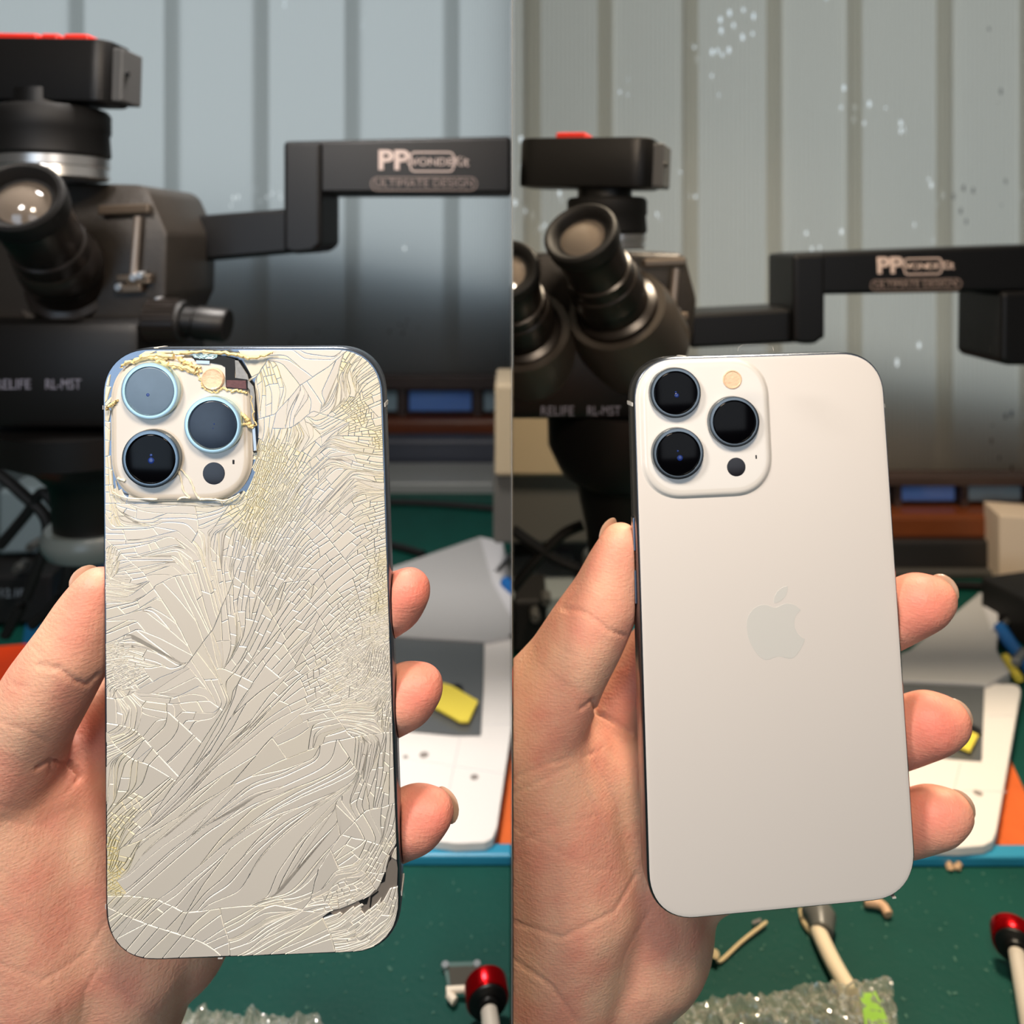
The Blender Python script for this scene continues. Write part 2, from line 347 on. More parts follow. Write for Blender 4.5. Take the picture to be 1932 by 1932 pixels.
M_lidar = mat('dark_sensor_window', srgb(16, 12, 18), 0.2)
M_under = mat('cream_adhesive', srgb(228, 222, 206), 0.45, bump=0.5, bscale=1500)
M_black_flex = mat('black_flex_cable', srgb(14, 13, 14), 0.5)
M_purple = mat('speckled_maroon_board', srgb(92, 62, 66), 0.6, var=0.5, vscale=1200)
M_grit = mat('grey_gritty_metal', srgb(150, 150, 148), 0.45, metal=0.4, var=0.3, vscale=900)
M_glue = mat('yellow_old_glue', srgb(218, 194, 140), 0.3, bump=.6, bscale=700, var=0.25, vscale=500)
M_pale_glue = mat('pale_glue_ridge', srgb(222, 214, 192), 0.3)
M_screen = mat('front_glass', srgb(6, 6, 8), 0.08)
def face_box(F, name, u, v, w, h, y0, y1, m, parent, bev=0.0001):
    x, z = F.px(u, v); mb = MB()
    mb.box((0, 0, 0), (w, abs(y1 - y0), h), bev=bev)
    return mesh_obj(name, [F.loc3(p.x + x, p.y + (y0 + y1) / 2, p.z + z) for p in mb.v], mb.f, m, parent, local=True)
def px_prism(F, name, pts, y0, y1, m, parent, chamfer=0.0):
    q = [F.px(u, v) for u, v in pts]
    a = sum(q[i][0] * q[(i + 1) % len(q)][1] - q[(i + 1) % len(q)][0] * q[i][1] for i in range(len(q)))
    if a < 0: q = q[::-1]
    vs, fs = ringstack(F, [(q, y1), (q, y0)][::-1]); return mesh_obj(name, vs, fs, m, parent, local=True)
def make_phone(key, label):
    F = Frame(key); root = thing('smartphone', label, 'phone', F.loc, F.rot)
    O = lambda n, rings, m, **k: mesh_obj(n, *ringstack(F, rings), m, root, smooth=True, local=True, **k)
    O('frame', [(inset_rr(.0011), .00035), (inset_rr(.0005), .00032), (inset_rr(.00018), .0006), (inset_rr(0), .0012), (inset_rr(0), PT - .0009), (inset_rr(.00025), PT - .0004), (inset_rr(.0008), PT - .0002)], M_steel)
    O('screen', [(inset_rr(.0008), PT - .0003), (inset_rr(.0009), PT), (inset_rr(.0016), PT + .0001)], M_screen)
    return F, root, O
def lens(F, root, O, u, v, ring_r, hgt, base_y, ringm, glassm, eye, up=0.0):
    x, z = F.px(u, v, base_y - hgt)
    C = lambda r: circle(x, z, r)
    y = base_y
    lr = O('lens_ring', [(C(ring_r), y + .0002), (C(ring_r), y - hgt * .72), (C(ring_r * .985), y - hgt * .95), (C(ring_r * .93), y - hgt), (C(ring_r * .86), y - hgt), (C(ring_r * .835), y - hgt * .8), (C(ring_r * .83), y - hgt * .3)], ringm)
    g = O('lens_glass', [(C(ring_r * .835), y - hgt * .2), (C(ring_r * .835), y - hgt * .78), (C(ring_r * .81), y - hgt * .88), (C(ring_r * .79), y - hgt * .9)], glassm)
    if eye:
        for (du, dv, r, yy) in eye:
            ex, ez = F.px(u + du, v + dv, y - hgt * .9)
            e = mesh_obj('lens_reflection', *ringstack(F, [(circle(ex, ez, r, 20), y - hgt * .88), (circle(ex, ez, r * .9, 20), y - hgt * .9 - .00002), (circle(ex, ez, r * .4, 20), y - hgt * .9 - .00006)]), M_blueglint, g, True, local=True)
    return lr
# ---- intact phone (right)
F, root, O = make_phone('R', 'intact white phone with smooth frosted back and fruit emblem')
O('back_glass', [(inset_rr(.0007), .0004), (inset_rr(.0007), .00012), (inset_rr(.0011), .00003), (inset_rr(.0017), 0.0)], M_glass_back)
def island(F, u0, v0, u1, v1, rad, h, d0):
    a = F.px(u0, v0); b = F.px(u1, v1); cx, cz = (a[0] + b[0]) / 2, (a[1] + b[1]) / 2; w, hh = b[0] - a[0], a[1] - b[1]
    R_ = lambda d: [(x + cx, z + cz) for x, z in rrect(w - 2 * d, hh - 2 * d, rad - d, 12, 2.2)]
    return [(R_(-d0), .0002), (R_(-d0), -.00001), (R_(-d0 * .35), -.0002), (R_(0), -h * .55), (R_(.0005), -h * .9), (R_(.0013), -h), (R_(.0022), -h)]
MMP = 0.0781 / 520
isl = O('camera_plateau', island(F, 1208, 684, 1455, 929, .0115, .0011, .0007), M_frost_edge)
for (u, v, eye) in ((1275, 741, [(2, 5, .0007, 0), (0, -1, .0003, 0)]), (1386, 796, None), (1280, 856, [(3, 8, .0009, 0), (-1, -5, .0003, 0)])):
    lens(F, root, O, u, v, .0077, .0019, -.0011, M_ring, M_lens, eye)
fl = F.px(1381.5, 716, -.0012); O('flash', [(circle(*fl, .0029), -.001), (circle(*fl, .0029), -.0013), (circle(*fl, .0026), -.0014), (circle(*fl, .0024), -.0012), (circle(*fl, .001), -.0012)], M_flash)
sn = F.px(1389, 881, -.0011); O('depth_sensor', [(circle(*sn, .0028), -.001), (circle(*sn, .0028), -.00116), (circle(*sn, .0026), -.00118)], M_lidar)
face_box(F, 'microphone_hole', 1424, 861, .0005, .0012, -.001, -.00115, M_dark, root)
# fruit emblem: body with bite, and leaf
def bez(pts, n=10):
    out = []
    for i in range(0, len(pts) - 1, 3):
        p = [Vector((a[0], a[1], 0)) for a in pts[i:i + 4]]
        for k in range(n):
            t = k / n; q = p[0] * (1 - t) ** 3 + 3 * p[1] * t * (1 - t) ** 2 + 3 * p[2] * t * t * (1 - t) + p[3] * t ** 3; out.append((q.x, q.y))
    return out
ap = [(930, 675), (1010, 675), (1060, 595), (1190, 595), (1290, 600), (1370, 650), (1430, 725), (1330, 800), (1290, 900), (1320, 1060), (1360, 1180), (1430, 1250), (1510, 1275), (1480, 1400), (1390, 1560), (1300, 1630), (1200, 1690), (1110, 1610), (1020, 1610), (920, 1610), (850, 1680), (760, 1675), (640, 1660), (540, 1500), (470, 1360), (380, 1180), (370, 900), (450, 790), (520, 680), (620, 620), (720, 620), (820, 620), (870, 675), (930, 675)]
lf = [(915, 590), (905, 480), (960, 380), (1020, 330), (1070, 290), (1120, 262), (1180, 262), (1190, 370), (1150, 450), (1090, 510), (1040, 560), (980, 590), (915, 590)]
for nm, pts in (('emblem', bez(ap)), ('emblem_leaf', bez(lf))):
    px_prism(F, nm, [(1370 + x / 10.17, 1080 + y / 10.17) for x, y in pts], .0001, -.00004, M_logo, root)
for (u, v, w, h) in ((1188, 762, .0006, .0012), (1677, 764, .0006, .0012)):
    x, z = F.px(u, v, .003); s_ = -1 if u < 1400 else 1; mb = MB().box((s_ * PW / 2, .0042, z), (.0004, .0064, .0011))
    mesh_obj('antenna_line', [F.loc3(*p) for p in mb.v], mb.f, M_plastic_line, root, local=True)
for u in (1289, 1618):
    x, z = F.px(u, 700, .003); s_ = 1 if u < 1300 else -1; mb = MB().box((x, .0042, s_ * PH / 2), (.0011, .0064, .0004))
    mesh_obj('antenna_line', [F.loc3(*p) for p in mb.v], mb.f, M_plastic_line, root, local=True)
x, z = F.px(1200, 970, .003)
for dz, ln in ((0, .010), (-.0155, .010)):
    mb = MB().box((-PW / 2 - .0001, .0042, z - .006 + dz), (.0008, .0026, ln), bev=.0003); mesh_obj('side_button', [F.loc3(*p) for p in mb.v], mb.f, M_steel, root, local=True)
# clear protective tab standing up from the top edge
M_clear = mat('clear_film', (1, 1, 1, 1), 0.08, Transmission_Weight=1.0, IOR=1.2)
q = [(1392, 662), (1394, 655), (1402, 650), (1450, 650), (1458, 655), (1460, 662)]
pa = [P(u, v, .2145) for u, v in q]
mb = MB().prism([F.Mi @ p for p in pa], [F.Mi @ (p + Vector((0, .0002, 0))) for p in pa]); mesh_obj('film_tab', mb.v, mb.f, M_clear, root, local=True)
FR = F
# ---- shattered phone (left)
F, root, O = make_phone('L', 'shattered white phone with cracked back and yellow glue')
FL = F
O('back_panel', [(inset_rr(.0006), .0006), (inset_rr(.0006), .00045), (inset_rr(.0012), .0004), (inset_rr(.002), .0004)], M_under)
# fracture field: (u, v, direction deg, length px, width px, yellow 0..1)
CTRL = [(300, 668, 0, 30, 10, .8), (380, 664, 5, 24, 9, .9), (520, 664, 3, 60, 9, .4), (200, 720, 80, 22, 9, .4), (203, 820, 86, 22, 8, .3), (205, 900, 95, 22, 8, .3),
 (480, 690, 30, 26, 20, .4), (500, 700, 110, 18, 10, .6), (560, 690, -45, 90, 70, 0), (600, 680, 0, 120, 80, 0), (500, 780, 90, 110, 10, .1), (530, 780, 82, 120, 11, .1), (560, 760, 62, 80, 13, 0), (590, 740, -55, 90, 22, 0),
 (610, 720, 55, 90, 60, 0), (632, 735, 70, 60, 10, .1), (650, 730, -70, 50, 9, .1), (640, 692, 60, 14, 8, .8), (690, 690, 40, 40, 9, .2), (712, 720, 30, 40, 10, .3), (655, 760, 40, 10, 6, .7), (680, 775, 20, 8, 6, .7), (715, 775, 20, 30, 22, .2),
 (610, 780, 30, 30, 14, .1), (580, 800, -50, 40, 14, .1), (720, 830, 10, 8, 5, .9), (690, 850, -10, 30, 9, .3), (640, 860, -25, 60, 10, 0), (600, 850, 45, 24, 14, .1), (560, 850, 60, 16, 8, .5), (510, 860, 70, 10, 5, .6), (490, 900, 65, 12, 4.5, .7),
 (540, 910, 60, 14, 5, .4), (590, 900, 45, 18, 10, .1), (640, 910, 50, 45, 18, 0), (690, 900, -15, 35, 9, .1), (725, 900, 5, 25, 8, .5), (480, 950, 62, 12, 5, .8), (530, 960, 60, 14, 5, .3), (600, 960, 52, 30, 9, 0), (640, 970, 45, 34, 17, 0), (700, 960, 15, 24, 9, .2),
 (470, 1000, 68, 14, 6, .4), (430, 960, 30, 20, 9, .6), (380, 950, 3, 90, 9, .2), (300, 945, 2, 120, 12, 0), (240, 960, -20, 30, 14, .2), (210, 970, 100, 18, 9, .2), (320, 965, 8, 130, 16, 0), (400, 985, 20, 60, 14, 0), (230, 1010, 5, 45, 20, 0), (300, 1000, 20, 55, 24, 0),
 (360, 1010, -40, 60, 15, 0), (400, 1030, 88, 40, 11, 0), (450, 1040, 75, 26, 9, 0), (500, 1050, 66, 26, 7, .1), (550, 1030, 60, 26, 8, 0), (600, 1020, 40, 26, 14, 0), (640, 1030, 40, 36, 24, 0), (700, 1030, 25, 20, 10, .1), (728, 1050, 10, 10, 6, .5),
 (205, 1060, 88, 10, 5, .1), (240, 1060, 12, 30, 10, 0), (300, 1060, 10, 50, 15, 0), (340, 1070, -65, 90, 12, 0), (380, 1090, -72, 60, 12, 0), (420, 1100, -80, 30, 11, 0), (460, 1110, 80, 30, 10, 0), (510, 1110, 66, 30, 9, 0), (560, 1100, 52, 24, 9, 0),
 (600, 1090, 48, 34, 14, 0), (640, 1080, 40, 50, 22, 0), (680, 1110, 30, 18, 9, 0), (715, 1120, 25, 10, 6, .4), (225, 1110, -8, 30, 5, 0), (270, 1120, 35, 40, 22, 0), (310, 1120, -50, 90, 22, 0), (230, 1170, 25, 40, 16, .1), (280, 1180, -48, 140, 38, 0), (340, 1170, -55, 160, 32, 0),
 (390, 1180, -65, 60, 14, 0), (440, 1180, -80, 34, 12, 0), (470, 1210, 65, 40, 15, 0), (520, 1180, 60, 50, 13, 0), (560, 1180, 50, 40, 16, 0), (610, 1170, 45, 34, 15, 0), (650, 1170, 35, 14, 7, 0), (710, 1190, 20, 9, 5, .1), (220, 1230, 10, 10, 4.5, 0), (260, 1240, -15, 26, 6, 0),
 (240, 1270, 30, 8, 5, 0), (310, 1230, -42, 130, 40, 0), (290, 1280, 35, 60, 32, 0), (340, 1280, 30, 90, 24, 0), (380, 1260, -60, 50, 22, 0), (410, 1300, -65, 70, 16, 0), (450, 1270, 50, 30, 14, 0), (490, 1250, 48, 60, 16, 0), (540, 1240, 45, 36, 20, 0), (600, 1230, 40, 18, 10, 0),
 (660, 1240, 35, 9, 5, 0), (710, 1250, 80, 8, 5, 0), (240, 1330, -45, 20, 6, 0), (205, 1340, 88, 40, 16, 0), (240, 1350, 80, 60, 34, 0), (300, 1330, -10, 40, 18, 0), (330, 1360, 88, 60, 26, 0), (370, 1340, 0, 50, 24, 0), (420, 1340, 60, 150, 18, 0), (470, 1330, 50, 240, 22, 0),
 (530, 1300, 42, 40, 20, 0), (590, 1290, 25, 22, 11, 0), (640, 1290, 25, 11, 6, 0), (700, 1300, 45, 8, 4.5, 0), (560, 1340, 22, 60, 18, 0), (620, 1340, 15, 24, 9, 0), (680, 1350, -5, 44, 6, 0), (725, 1350, 80, 12, 6, .1), (215, 1400, 20, 24, 7, .1), (240, 1420, 40, 60, 12, 0),
 (300, 1400, 42, 120, 32, 0), (360, 1400, 50, 60, 40, 0), (400, 1400, 48, 300, 20, 0), (460, 1400, 38, 320, 24, 0), (540, 1380, 24, 260, 24, 0), (620, 1380, 10, 50, 14, 0), (690, 1380, -25, 50, 7, 0), (205, 1480, 86, 50, 14, .1), (250, 1460, 86, 60, 20, .1), (310, 1460, 44, 140, 36, 0),
 (360, 1470, 44, 320, 17, 0), (440, 1440, 34, 340, 22, 0), (540, 1420, 20, 260, 26, 0), (600, 1400, 85, 44, 26, 0), (650, 1410, 80, 44, 22, 0), (690, 1430, 78, 40, 12, 0), (725, 1430, 84, 30, 9, .1), (250, 1510, 40, 20, 12, .2), (300, 1520, 42, 260, 13, 0), (400, 1490, 36, 330, 20, 0),
 (500, 1470, 12, 200, 40, 0), (560, 1460, 20, 150, 30, 0), (600, 1480, 28, 240, 12, 0), (540, 1520, 32, 240, 16, 0), (640, 1470, 32, 200, 13, 0), (680, 1480, 70, 24, 10, 0), (710, 1490, 75, 30, 12, 0), (742, 1480, 86, 60, 14, .1), (230, 1550, 50, 14, 8, .4), (270, 1570, 30, 100, 10, 0), (330, 1560, 38, 250, 22, 0),
 (430, 1540, 35, 300, 24, 0), (500, 1560, 40, 280, 26, 0), (600, 1560, 42, 220, 60, 0), (660, 1540, -55, 70, 36, 0), (700, 1560, -60, 60, 24, 0), (730, 1550, 75, 30, 12, 0), (205, 1610, 80, 12, 6, .9), (240, 1600, 70, 34, 16, .3), (290, 1610, 45, 160, 36, 0), (370, 1610, 45, 300, 32, 0), (440, 1620, 50, 300, 28, 0),
 (550, 1620, 55, 260, 120, 0), (500, 1660, 70, 200, 100, 0), (620, 1650, 55, 90, 40, 0), (660, 1610, 40, 36, 20, 0), (700, 1600, 60, 24, 10, 0), (735, 1590, 60, 14, 8, .1), (655, 1650, 10, 30, 10, 0), (690, 1640, 55, 14, 8, 0), (220, 1660, 30, 10, 6, .8), (270, 1670, 45, 20, 10, .2), (310, 1690, 40, 30, 16, 0), (360, 1690, 55, 120, 30, 0),
 (620, 1700, 10, 14, 7, 0), (520, 1708, 5, 40, 8, .1), (430, 1712, 20, 60, 20, 0), (650, 1690, 20, 16, 6, 0), (205, 1720, 40, 40, 8, .1), (240, 1740, 45, 80, 13, 0), (280, 1770, 50, 100, 20, 0), (340, 1750, 50, 60, 24, 0), (400, 1750, 35, 60, 28, 0), (470, 1750, 35, 150, 14, 0), (540, 1740, 25, 160, 11, 0), (600, 1740, 25, 140, 12, 0),
 (560, 1780, 20, 160, 11, 0), (440, 1790, 15, 60, 14, 0), (660, 1730, 40, 30, 7, 0), (700, 1715, 45, 16, 6, 0), (735, 1700, 70, 24, 8, 0), (640, 1770, 10, 30, 8, 0), (700, 1750, 45, 60, 9, 0), (680, 1785, 20, 40, 9, 0), (745, 1650, 88, 40, 12, 0)]
FU0, FV0, FS = 185, 640, 4
def build_field():
    A = np.array(CTRL, float); U, V = np.meshgrid(np.arange(FU0, 775, FS), np.arange(FV0, 1830, FS)); out = np.zeros(U.shape + (6,))
    d2 = (U[..., None] - A[:, 0]) ** 2 + (V[..., None] - A[:, 1]) ** 2 + 40; w = 1 / d2 ** 2.0; w /= w.sum(-1, keepdims=True)
    th = np.radians(A[:, 2]) * 2
    c = (w * np.cos(th)).sum(-1); s_ = (w * np.sin(th)).sum(-1); out[..., 0] = 0.5 * np.arctan2(s_, c)
    out[..., 1] = np.exp((w * np.log(A[:, 3])).sum(-1)); out[..., 2] = np.exp((w * np.log(A[:, 4])).sum(-1)); out[..., 3] = (w * A[:, 5]).sum(-1)
    return out
FIELD = build_field()
def fld(p):
    i = int((p[1] - FV0) / FS); j = int((p[0] - FU0) / FS)
    i = 0 if i < 0 else FIELD.shape[0] - 1 if i >= FIELD.shape[0] else i; j = 0 if j < 0 else FIELD.shape[1] - 1 if j >= FIELD.shape[1] else j
    return FIELD[i, j]
def inside(poly, p):
    x, y = p; c = False; n = len(poly); j = n - 1
    for i in range(n):
        xi, yi = poly[i]; xj, yj = poly[j]
        if (yi > y) != (yj > y) and x < (xj - xi) * (y - yi) / (yj - yi) + xi: c = not c
        j = i
    return c
def hit(poly, a, b):
    ax, ay = a; dx, dy = b[0] - ax, b[1] - ay; best = None; n = len(poly); px_, py_ = poly[-1]; k = n - 1
    for i in range(n):
        qx, qy = poly[i]; ex, ey = qx - px_, qy - py_; den = dx * ey - dy * ex
        if den:
            wx, wy = px_ - ax, py_ - ay; t = (wx * ey - wy * ex) / den
            if 1e-7 < t <= 1.0 and (best is None or t < best[0]):
                s_ = (wx * dy - wy * dx) / den
                if 0 <= s_ <= 1: best = (t, k)
        px_, py_ = qx, qy; k = i
    return best
def area2(poly):
    return 0.5 * sum(poly[i - 1][0] * poly[i][1] - poly[i][0] * poly[i - 1][1] for i in range(len(poly)))
def trace(poly, p, off, ang0, step, straight=False):
    """follow the fracture direction (+off) from p until the polygon's edge; turns at most ~55 degrees in all"""
    path = [p]; d = d0 = (math.cos(ang0), math.sin(ang0))
    if straight:
        h = hit(poly, p, (p[0] + d[0] * 3000, p[1] + d[1] * 3000))
        if not h: return None, None
        k = 3000 * h[0]; m = max(1, int(k / 14)); q = [(p[0] + d[0] * k * i / m, p[1] + d[1] * k * i / m) for i in range(m + 1)]; return q, h[1]
    for _ in range(400):
        a = -fld(p)[0] + off; e = (math.cos(a), math.sin(a))
        if e[0] * d[0] + e[1] * d[1] < 0: e = (-e[0], -e[1])
        e = (e[0] * .5 + d[0] * .5, e[1] * .5 + d[1] * .5); l = math.hypot(*e) or 1; e = (e[0] / l, e[1] / l)
        if e[0] * d0[0] + e[1] * d0[1] < .57: e = d
        q = (p[0] + e[0] * step, p[1] + e[1] * step); h = hit(poly, p, q)
        if h: path.append((p[0] + (q[0] - p[0]) * h[0], p[1] + (q[1] - p[1]) * h[0])); return path, h[1]
        path.append(q); p = q; d = e
    return None, None
MAIN_CRACKS = [   # (seed index, points) long cracks that run right across
 (4, [(120, 1690), (240, 1690), (300, 1698), (350, 1722), (430, 1712), (520, 1707), (600, 1722), (640, 1716), (700, 1690), (850, 1640)]),
 (4, [(120, 1670), (232, 1598), (330, 1500), (400, 1412), (450, 1330), (500, 1255), (560, 1185), (640, 1110), (850, 960)]),
 (3, [(120, 1640), (260, 1588), (420, 1492), (520, 1440), (620, 1400), (700, 1385), (850, 1370)]),
 (4, [(120, 950), (300, 950), (380, 957), (450, 952), (488, 930), (500, 860), (520, 780), (565, 728), (620, 692), (680, 640), (720, 560)]),
 (3, [(120, 1310), (228, 1318), (300, 1280), (345, 1262), (400, 1190), (470, 1020), (500, 860), (560, 700)]),
 (2, [(410, 1400), (385, 1280), (330, 1170), (270, 1080), (180, 1000), (100, 950)]),
 (3, [(500, 1800), (585, 1700), (600, 1640), (640, 1580), (690, 1530), (850, 1490)]),
 (3, [(620, 1190), (640, 1240), (620, 1330), (640, 1400), (690, 1480), (700, 1560), (740, 1700)])]
def presplit(poly):
    out = [poly]
    for i0, pts in MAIN_CRACKS:
        p0 = pts[i0]
        for gi, g in enumerate(out):
            if not inside(g, p0): continue
            def walk(seq):
                path = [p0]; p = p0
                for q in seq:
                    h = hit(g, p, q); e = (p[0] + (q[0] - p[0]) * h[0], p[1] + (q[1] - p[1]) * h[0]) if h else q; k = max(1, int(math.dist(p, e) / 12))
                    path += [(p[0] + (e[0] - p[0]) * m / k + (rj.gauss(0, .5) if m < k else 0), p[1] + (e[1] - p[1]) * m / k + (rj.gauss(0, .5) if m < k else 0)) for m in range(1, k + 1)]
                    if h: return path, h[1]
                    p = q
                return None, None
            rj = random.Random(i0 + len(out)); A_, ia = walk(pts[i0 + 1:]); B_, ib = walk(pts[:i0][::-1])
            if A_ is None or B_ is None or ia == ib: break
            n = len(g); path = B_[::-1] + A_[1:]
            def cyc(i, j_):
                o = []; k = (i + 1) % n
                while True:
                    o.append(g[k])
                    if k == j_: break
                    k = (k + 1) % n
                return o
            out[gi:gi + 1] = [path + cyc(ia, ib), path[::-1] + cyc(ib, ia)]; break
    return out
def fracture(poly, rnd):
    leaves = []; stack = presplit(poly)
    while stack:
        g = stack.pop(); n = len(g); cx = sum(p[0] for p in g) / n; cy = sum(p[1] for p in g) / n
        if not inside(g, (cx, cy)):
            for _ in range(20):
                a, b = rnd.choice(g), rnd.choice(g); t = rnd.random(); q = (a[0] * t + b[0] * (1 - t), a[1] * t + b[1] * (1 - t))
                if inside(g, q): cx, cy = q; break
            else: leaves.append(g); continue
        th, Lt, Wt, _y = fld((cx, cy))[:4]; a = -th; c, s_ = math.cos(a), math.sin(a)
        us = [p[0] * c + p[1] * s_ for p in g]; ws = [-p[0] * s_ + p[1] * c for p in g]
        eL = max(us) - min(us); eW = max(ws) - min(ws); rL = eL / (Lt * 1.35); rW = eW / (Wt * 1.2); j = 0.75 + 0.5 * rnd.random()
        big = eW > 200 or eL > max(240, Lt * 1.5)
        if not big and (abs(area2(g)) < 0.9 * Lt * Wt * j and max(rL, rW) < 3 or max(rL, rW) < j): leaves.append(g); continue
        along = rW >= rL * (.22 if Lt > 120 else 1); done = False
        if big and Lt <= 120: along = eW > 200 and (eW > eL * .8 or eL < max(240, Lt * 1.5))
        for att in range(18):
            fx = rnd.gauss(0, .13) * eL; fy = rnd.gauss(0, .13) * eW; p = (cx + fx * c - fy * s_, cy + fx * s_ + fy * c)
            if att > 6:
                q1, q2 = rnd.choice(g), rnd.choice(g); t = rnd.random(); p = (q1[0] * t + q2[0] * (1 - t), q1[1] * t + q2[1] * (1 - t))
            if not inside(g, p): p = (cx, cy)
            off = rnd.gauss(0, .09) if along else math.pi / 2 + rnd.gauss(0, .34)
            if att > 4: off = rnd.random() * math.pi
            st = max(1.5, min(5, Wt * .4)); a0 = -fld(p)[0] + off; sg = att > 3
            A_, ia = trace(g, p, off, a0, st, sg); B_, ib = trace(g, p, off, a0 + math.pi, st, sg)
            if A_ is None or B_ is None or ia == ib: continue
            path = B_[::-1] + A_[1:]            # from edge ib to edge ia
            def cyc(i, j_):                      # vertices after edge i up to edge j_'s start
                o = []; k = (i + 1) % n
                while True:
                    o.append(g[k])
                    if k == j_: break
                    k = (k + 1) % n
                return o
            g1 = path + cyc(ia, ib); g2 = path[::-1] + cyc(ib, ia); a1, a2, a_ = area2(g1), area2(g2), area2(g)
            if abs(a1) < 3 or abs(a2) < 3 or a1 * a_ < 0 or a2 * a_ < 0: continue
            stack += [g1, g2]; done = True; break
        if not done: leaves.append(g)
    return leaves
def simplify(g):
    out = list(g); ch = True
    while ch and len(out) > 4:
        ch = False; i = 0
        while i < len(out) and len(out) > 4:
            a, b, c = out[i - 1], out[i], out[(i + 1) % len(out)]; l = math.hypot(c[0] - a[0], c[1] - a[1])
            dd = abs((c[0] - a[0]) * (b[1] - a[1]) - (c[1] - a[1]) * (b[0] - a[0])) / l if l > 1e-6 else 0
            if dd < 0.16: out.pop(i); ch = True; i += 1
            else: i += 1
    return out
def inset(g, d):
    n = len(g); s_ = 1 if area2(g) > 0 else -1; out = []
    for i in range(n):
        a, b, c = g[i - 1], g[i], g[(i + 1) % n]
        e1 = (b[0] - a[0], b[1] - a[1]); e2 = (c[0] - b[0], c[1] - b[1]); l1 = math.hypot(*e1) or 1; l2 = math.hypot(*e2) or 1
        nx = -(e1[1] / l1 + e2[1] / l2) * s_; ny = (e1[0] / l1 + e2[0] / l2) * s_; l = nx * nx + ny * ny
        k = min(2 * d / l if l > 1e-6 else 0, 1.8 * d / math.sqrt(l) if l > 1e-6 else 0); out.append((b[0] + nx * k, b[1] + ny * k))
    A0, A1 = abs(area2(g)), area2(out) * s_
    flips = sum(1 for i in range(n) if (out[i][0] - out[i - 1][0]) * (g[i][0] - g[i - 1][0]) + (out[i][1] - out[i - 1][1]) * (g[i][1] - g[i - 1][1]) < -1e-6)
    if A1 < 0.15 * A0 or A1 > A0 or flips:
        if d > .08: return inset(g, d * .6)
        return list(g)
    return out
def design_to_px(F, x, z):
    w_ = F.M @ F.loc3(x, 0, z); return (CU + FPX * w_.x / w_.y, CV - FPX * (w_.z - CH) / w_.y)
outline = [design_to_px(F, x, z) for x, z in rrect(PW - .0015, PH - .0015, .0130, 8)]
rnd = random.Random(11)
leaves = fracture(outline, rnd)
ISL_PX = [(205, 700), (212, 690), (232, 676), (262, 668), (430, 668), (448, 676), (462, 690), (478, 735), (478, 900), (470, 922), (440, 942), (240, 940), (216, 915), (207, 890)]
HOLE = [(741, 1602), (735, 1622), (728, 1645), (718, 1668), (703, 1684), (684, 1700), (660, 1711), (634, 1718), (616, 1724), (618, 1728), (645, 1722), (672, 1716), (682, 1728), (690, 1724), (712, 1704), (735, 1688), (741, 1676), (745, 1640)]
SLOT = [(448, 676), (462, 688), (484, 742), (486, 850), (480, 850), (476, 742), (462, 700)]
def shard_mat(name, top):
    m = bpy.data.materials.new(name); m.use_nodes = True; nt = m.node_tree; b = nt.nodes['Principled BSDF']
    at = nt.nodes.new('ShaderNodeAttribute'); at.attribute_name = 'stain'; nt.links.new(at.outputs['Color'], b.inputs['Base Color'])
    b.inputs['Roughness'].default_value = 0.3 if top else 0.22; b.inputs['Coat Weight'].default_value = 0.25; b.inputs['Coat Roughness'].default_value = 0.1
    return m
M_shard = shard_mat('shattered_white_glass', True)
CREAM = srgb(253, 251, 244); WHITE = srgb(196, 192, 184); YEL = srgb(220, 208, 150); YEL2 = srgb(210, 204, 176)
def lerp(a, b, t): return tuple(a[i] + (b[i] - a[i]) * t for i in range(3)) + (1,)
class Shards:
    def __init__(s): s.v = []; s.f = []; s.c = []
    def add(s, g, y_up, tx, tz, yellow, tone):
        g = simplify(g); n = len(g); Ag = abs(area2(g)); wid = 2 * Ag / (sum(math.dist(g[i - 1], g[i]) for i in range(n)) + 1e-6)
        g0 = inset(g, min(.35, wid * .08)); g1 = inset(g, min(1.25, wid * .27)); base = len(s.v)
        cx = sum(p[0] for p in g) / n; cy = sum(p[1] for p in g) / n; rr = 1 if area2(g) < 0 else -1
        for p in g0: x, z = F.px(*p); s.v.append(F.loc3(x, .00042, z))
        for p in g1:
            x, z = F.px(*p); s.v.append(F.loc3(x, y_up + (p[0] - cx) * tx + (p[1] - cy) * tz, z))
        top = [base + n + k for k in range(n)]; s.f.append(tuple(top if rr < 0 else top[::-1]))
        ct = lerp(WHITE, YEL2, yellow); ct = tuple(c * tone for c in ct[:3]) + (1,); ce = lerp(CREAM, YEL, yellow)
        s.c.append((n, ct))
        for k in range(n):
            k2 = (k + 1) % n; q = (base + k, base + k2, base + n + k2, base + n + k); s.f.append(q if rr < 0 else q[::-1]); s.c.append((4, ce))
    def build(s, name, parent):
        me = bpy.data.meshes.new(name); me.from_pydata([tuple(v) for v in s.v], [], s.f); me.materials.append(M_shard)
        at = me.color_attributes.new('stain', 'FLOAT_COLOR', 'CORNER'); data = np.concatenate([np.tile(np.array(c), (n, 1)) for n, c in s.c]).astype(np.float32)
        at.data.foreach_set('color', data.ravel()); me.update(); o = bpy.data.objects.new(name, me); COL.objects.link(o); o.parent = parent; return o
items = []
for g in leaves:
    n = len(g); cx = sum(p[0] for p in g) / n; cy = sum(p[1] for p in g) / n; A_ = abs(area2(g))
    if A_ < 4 or inside(ISL_PX, (cx, cy)) or inside(HOLE, (cx, cy)) or inside(SLOT, (cx, cy)): continue
    items.append((A_, g, cx, cy))
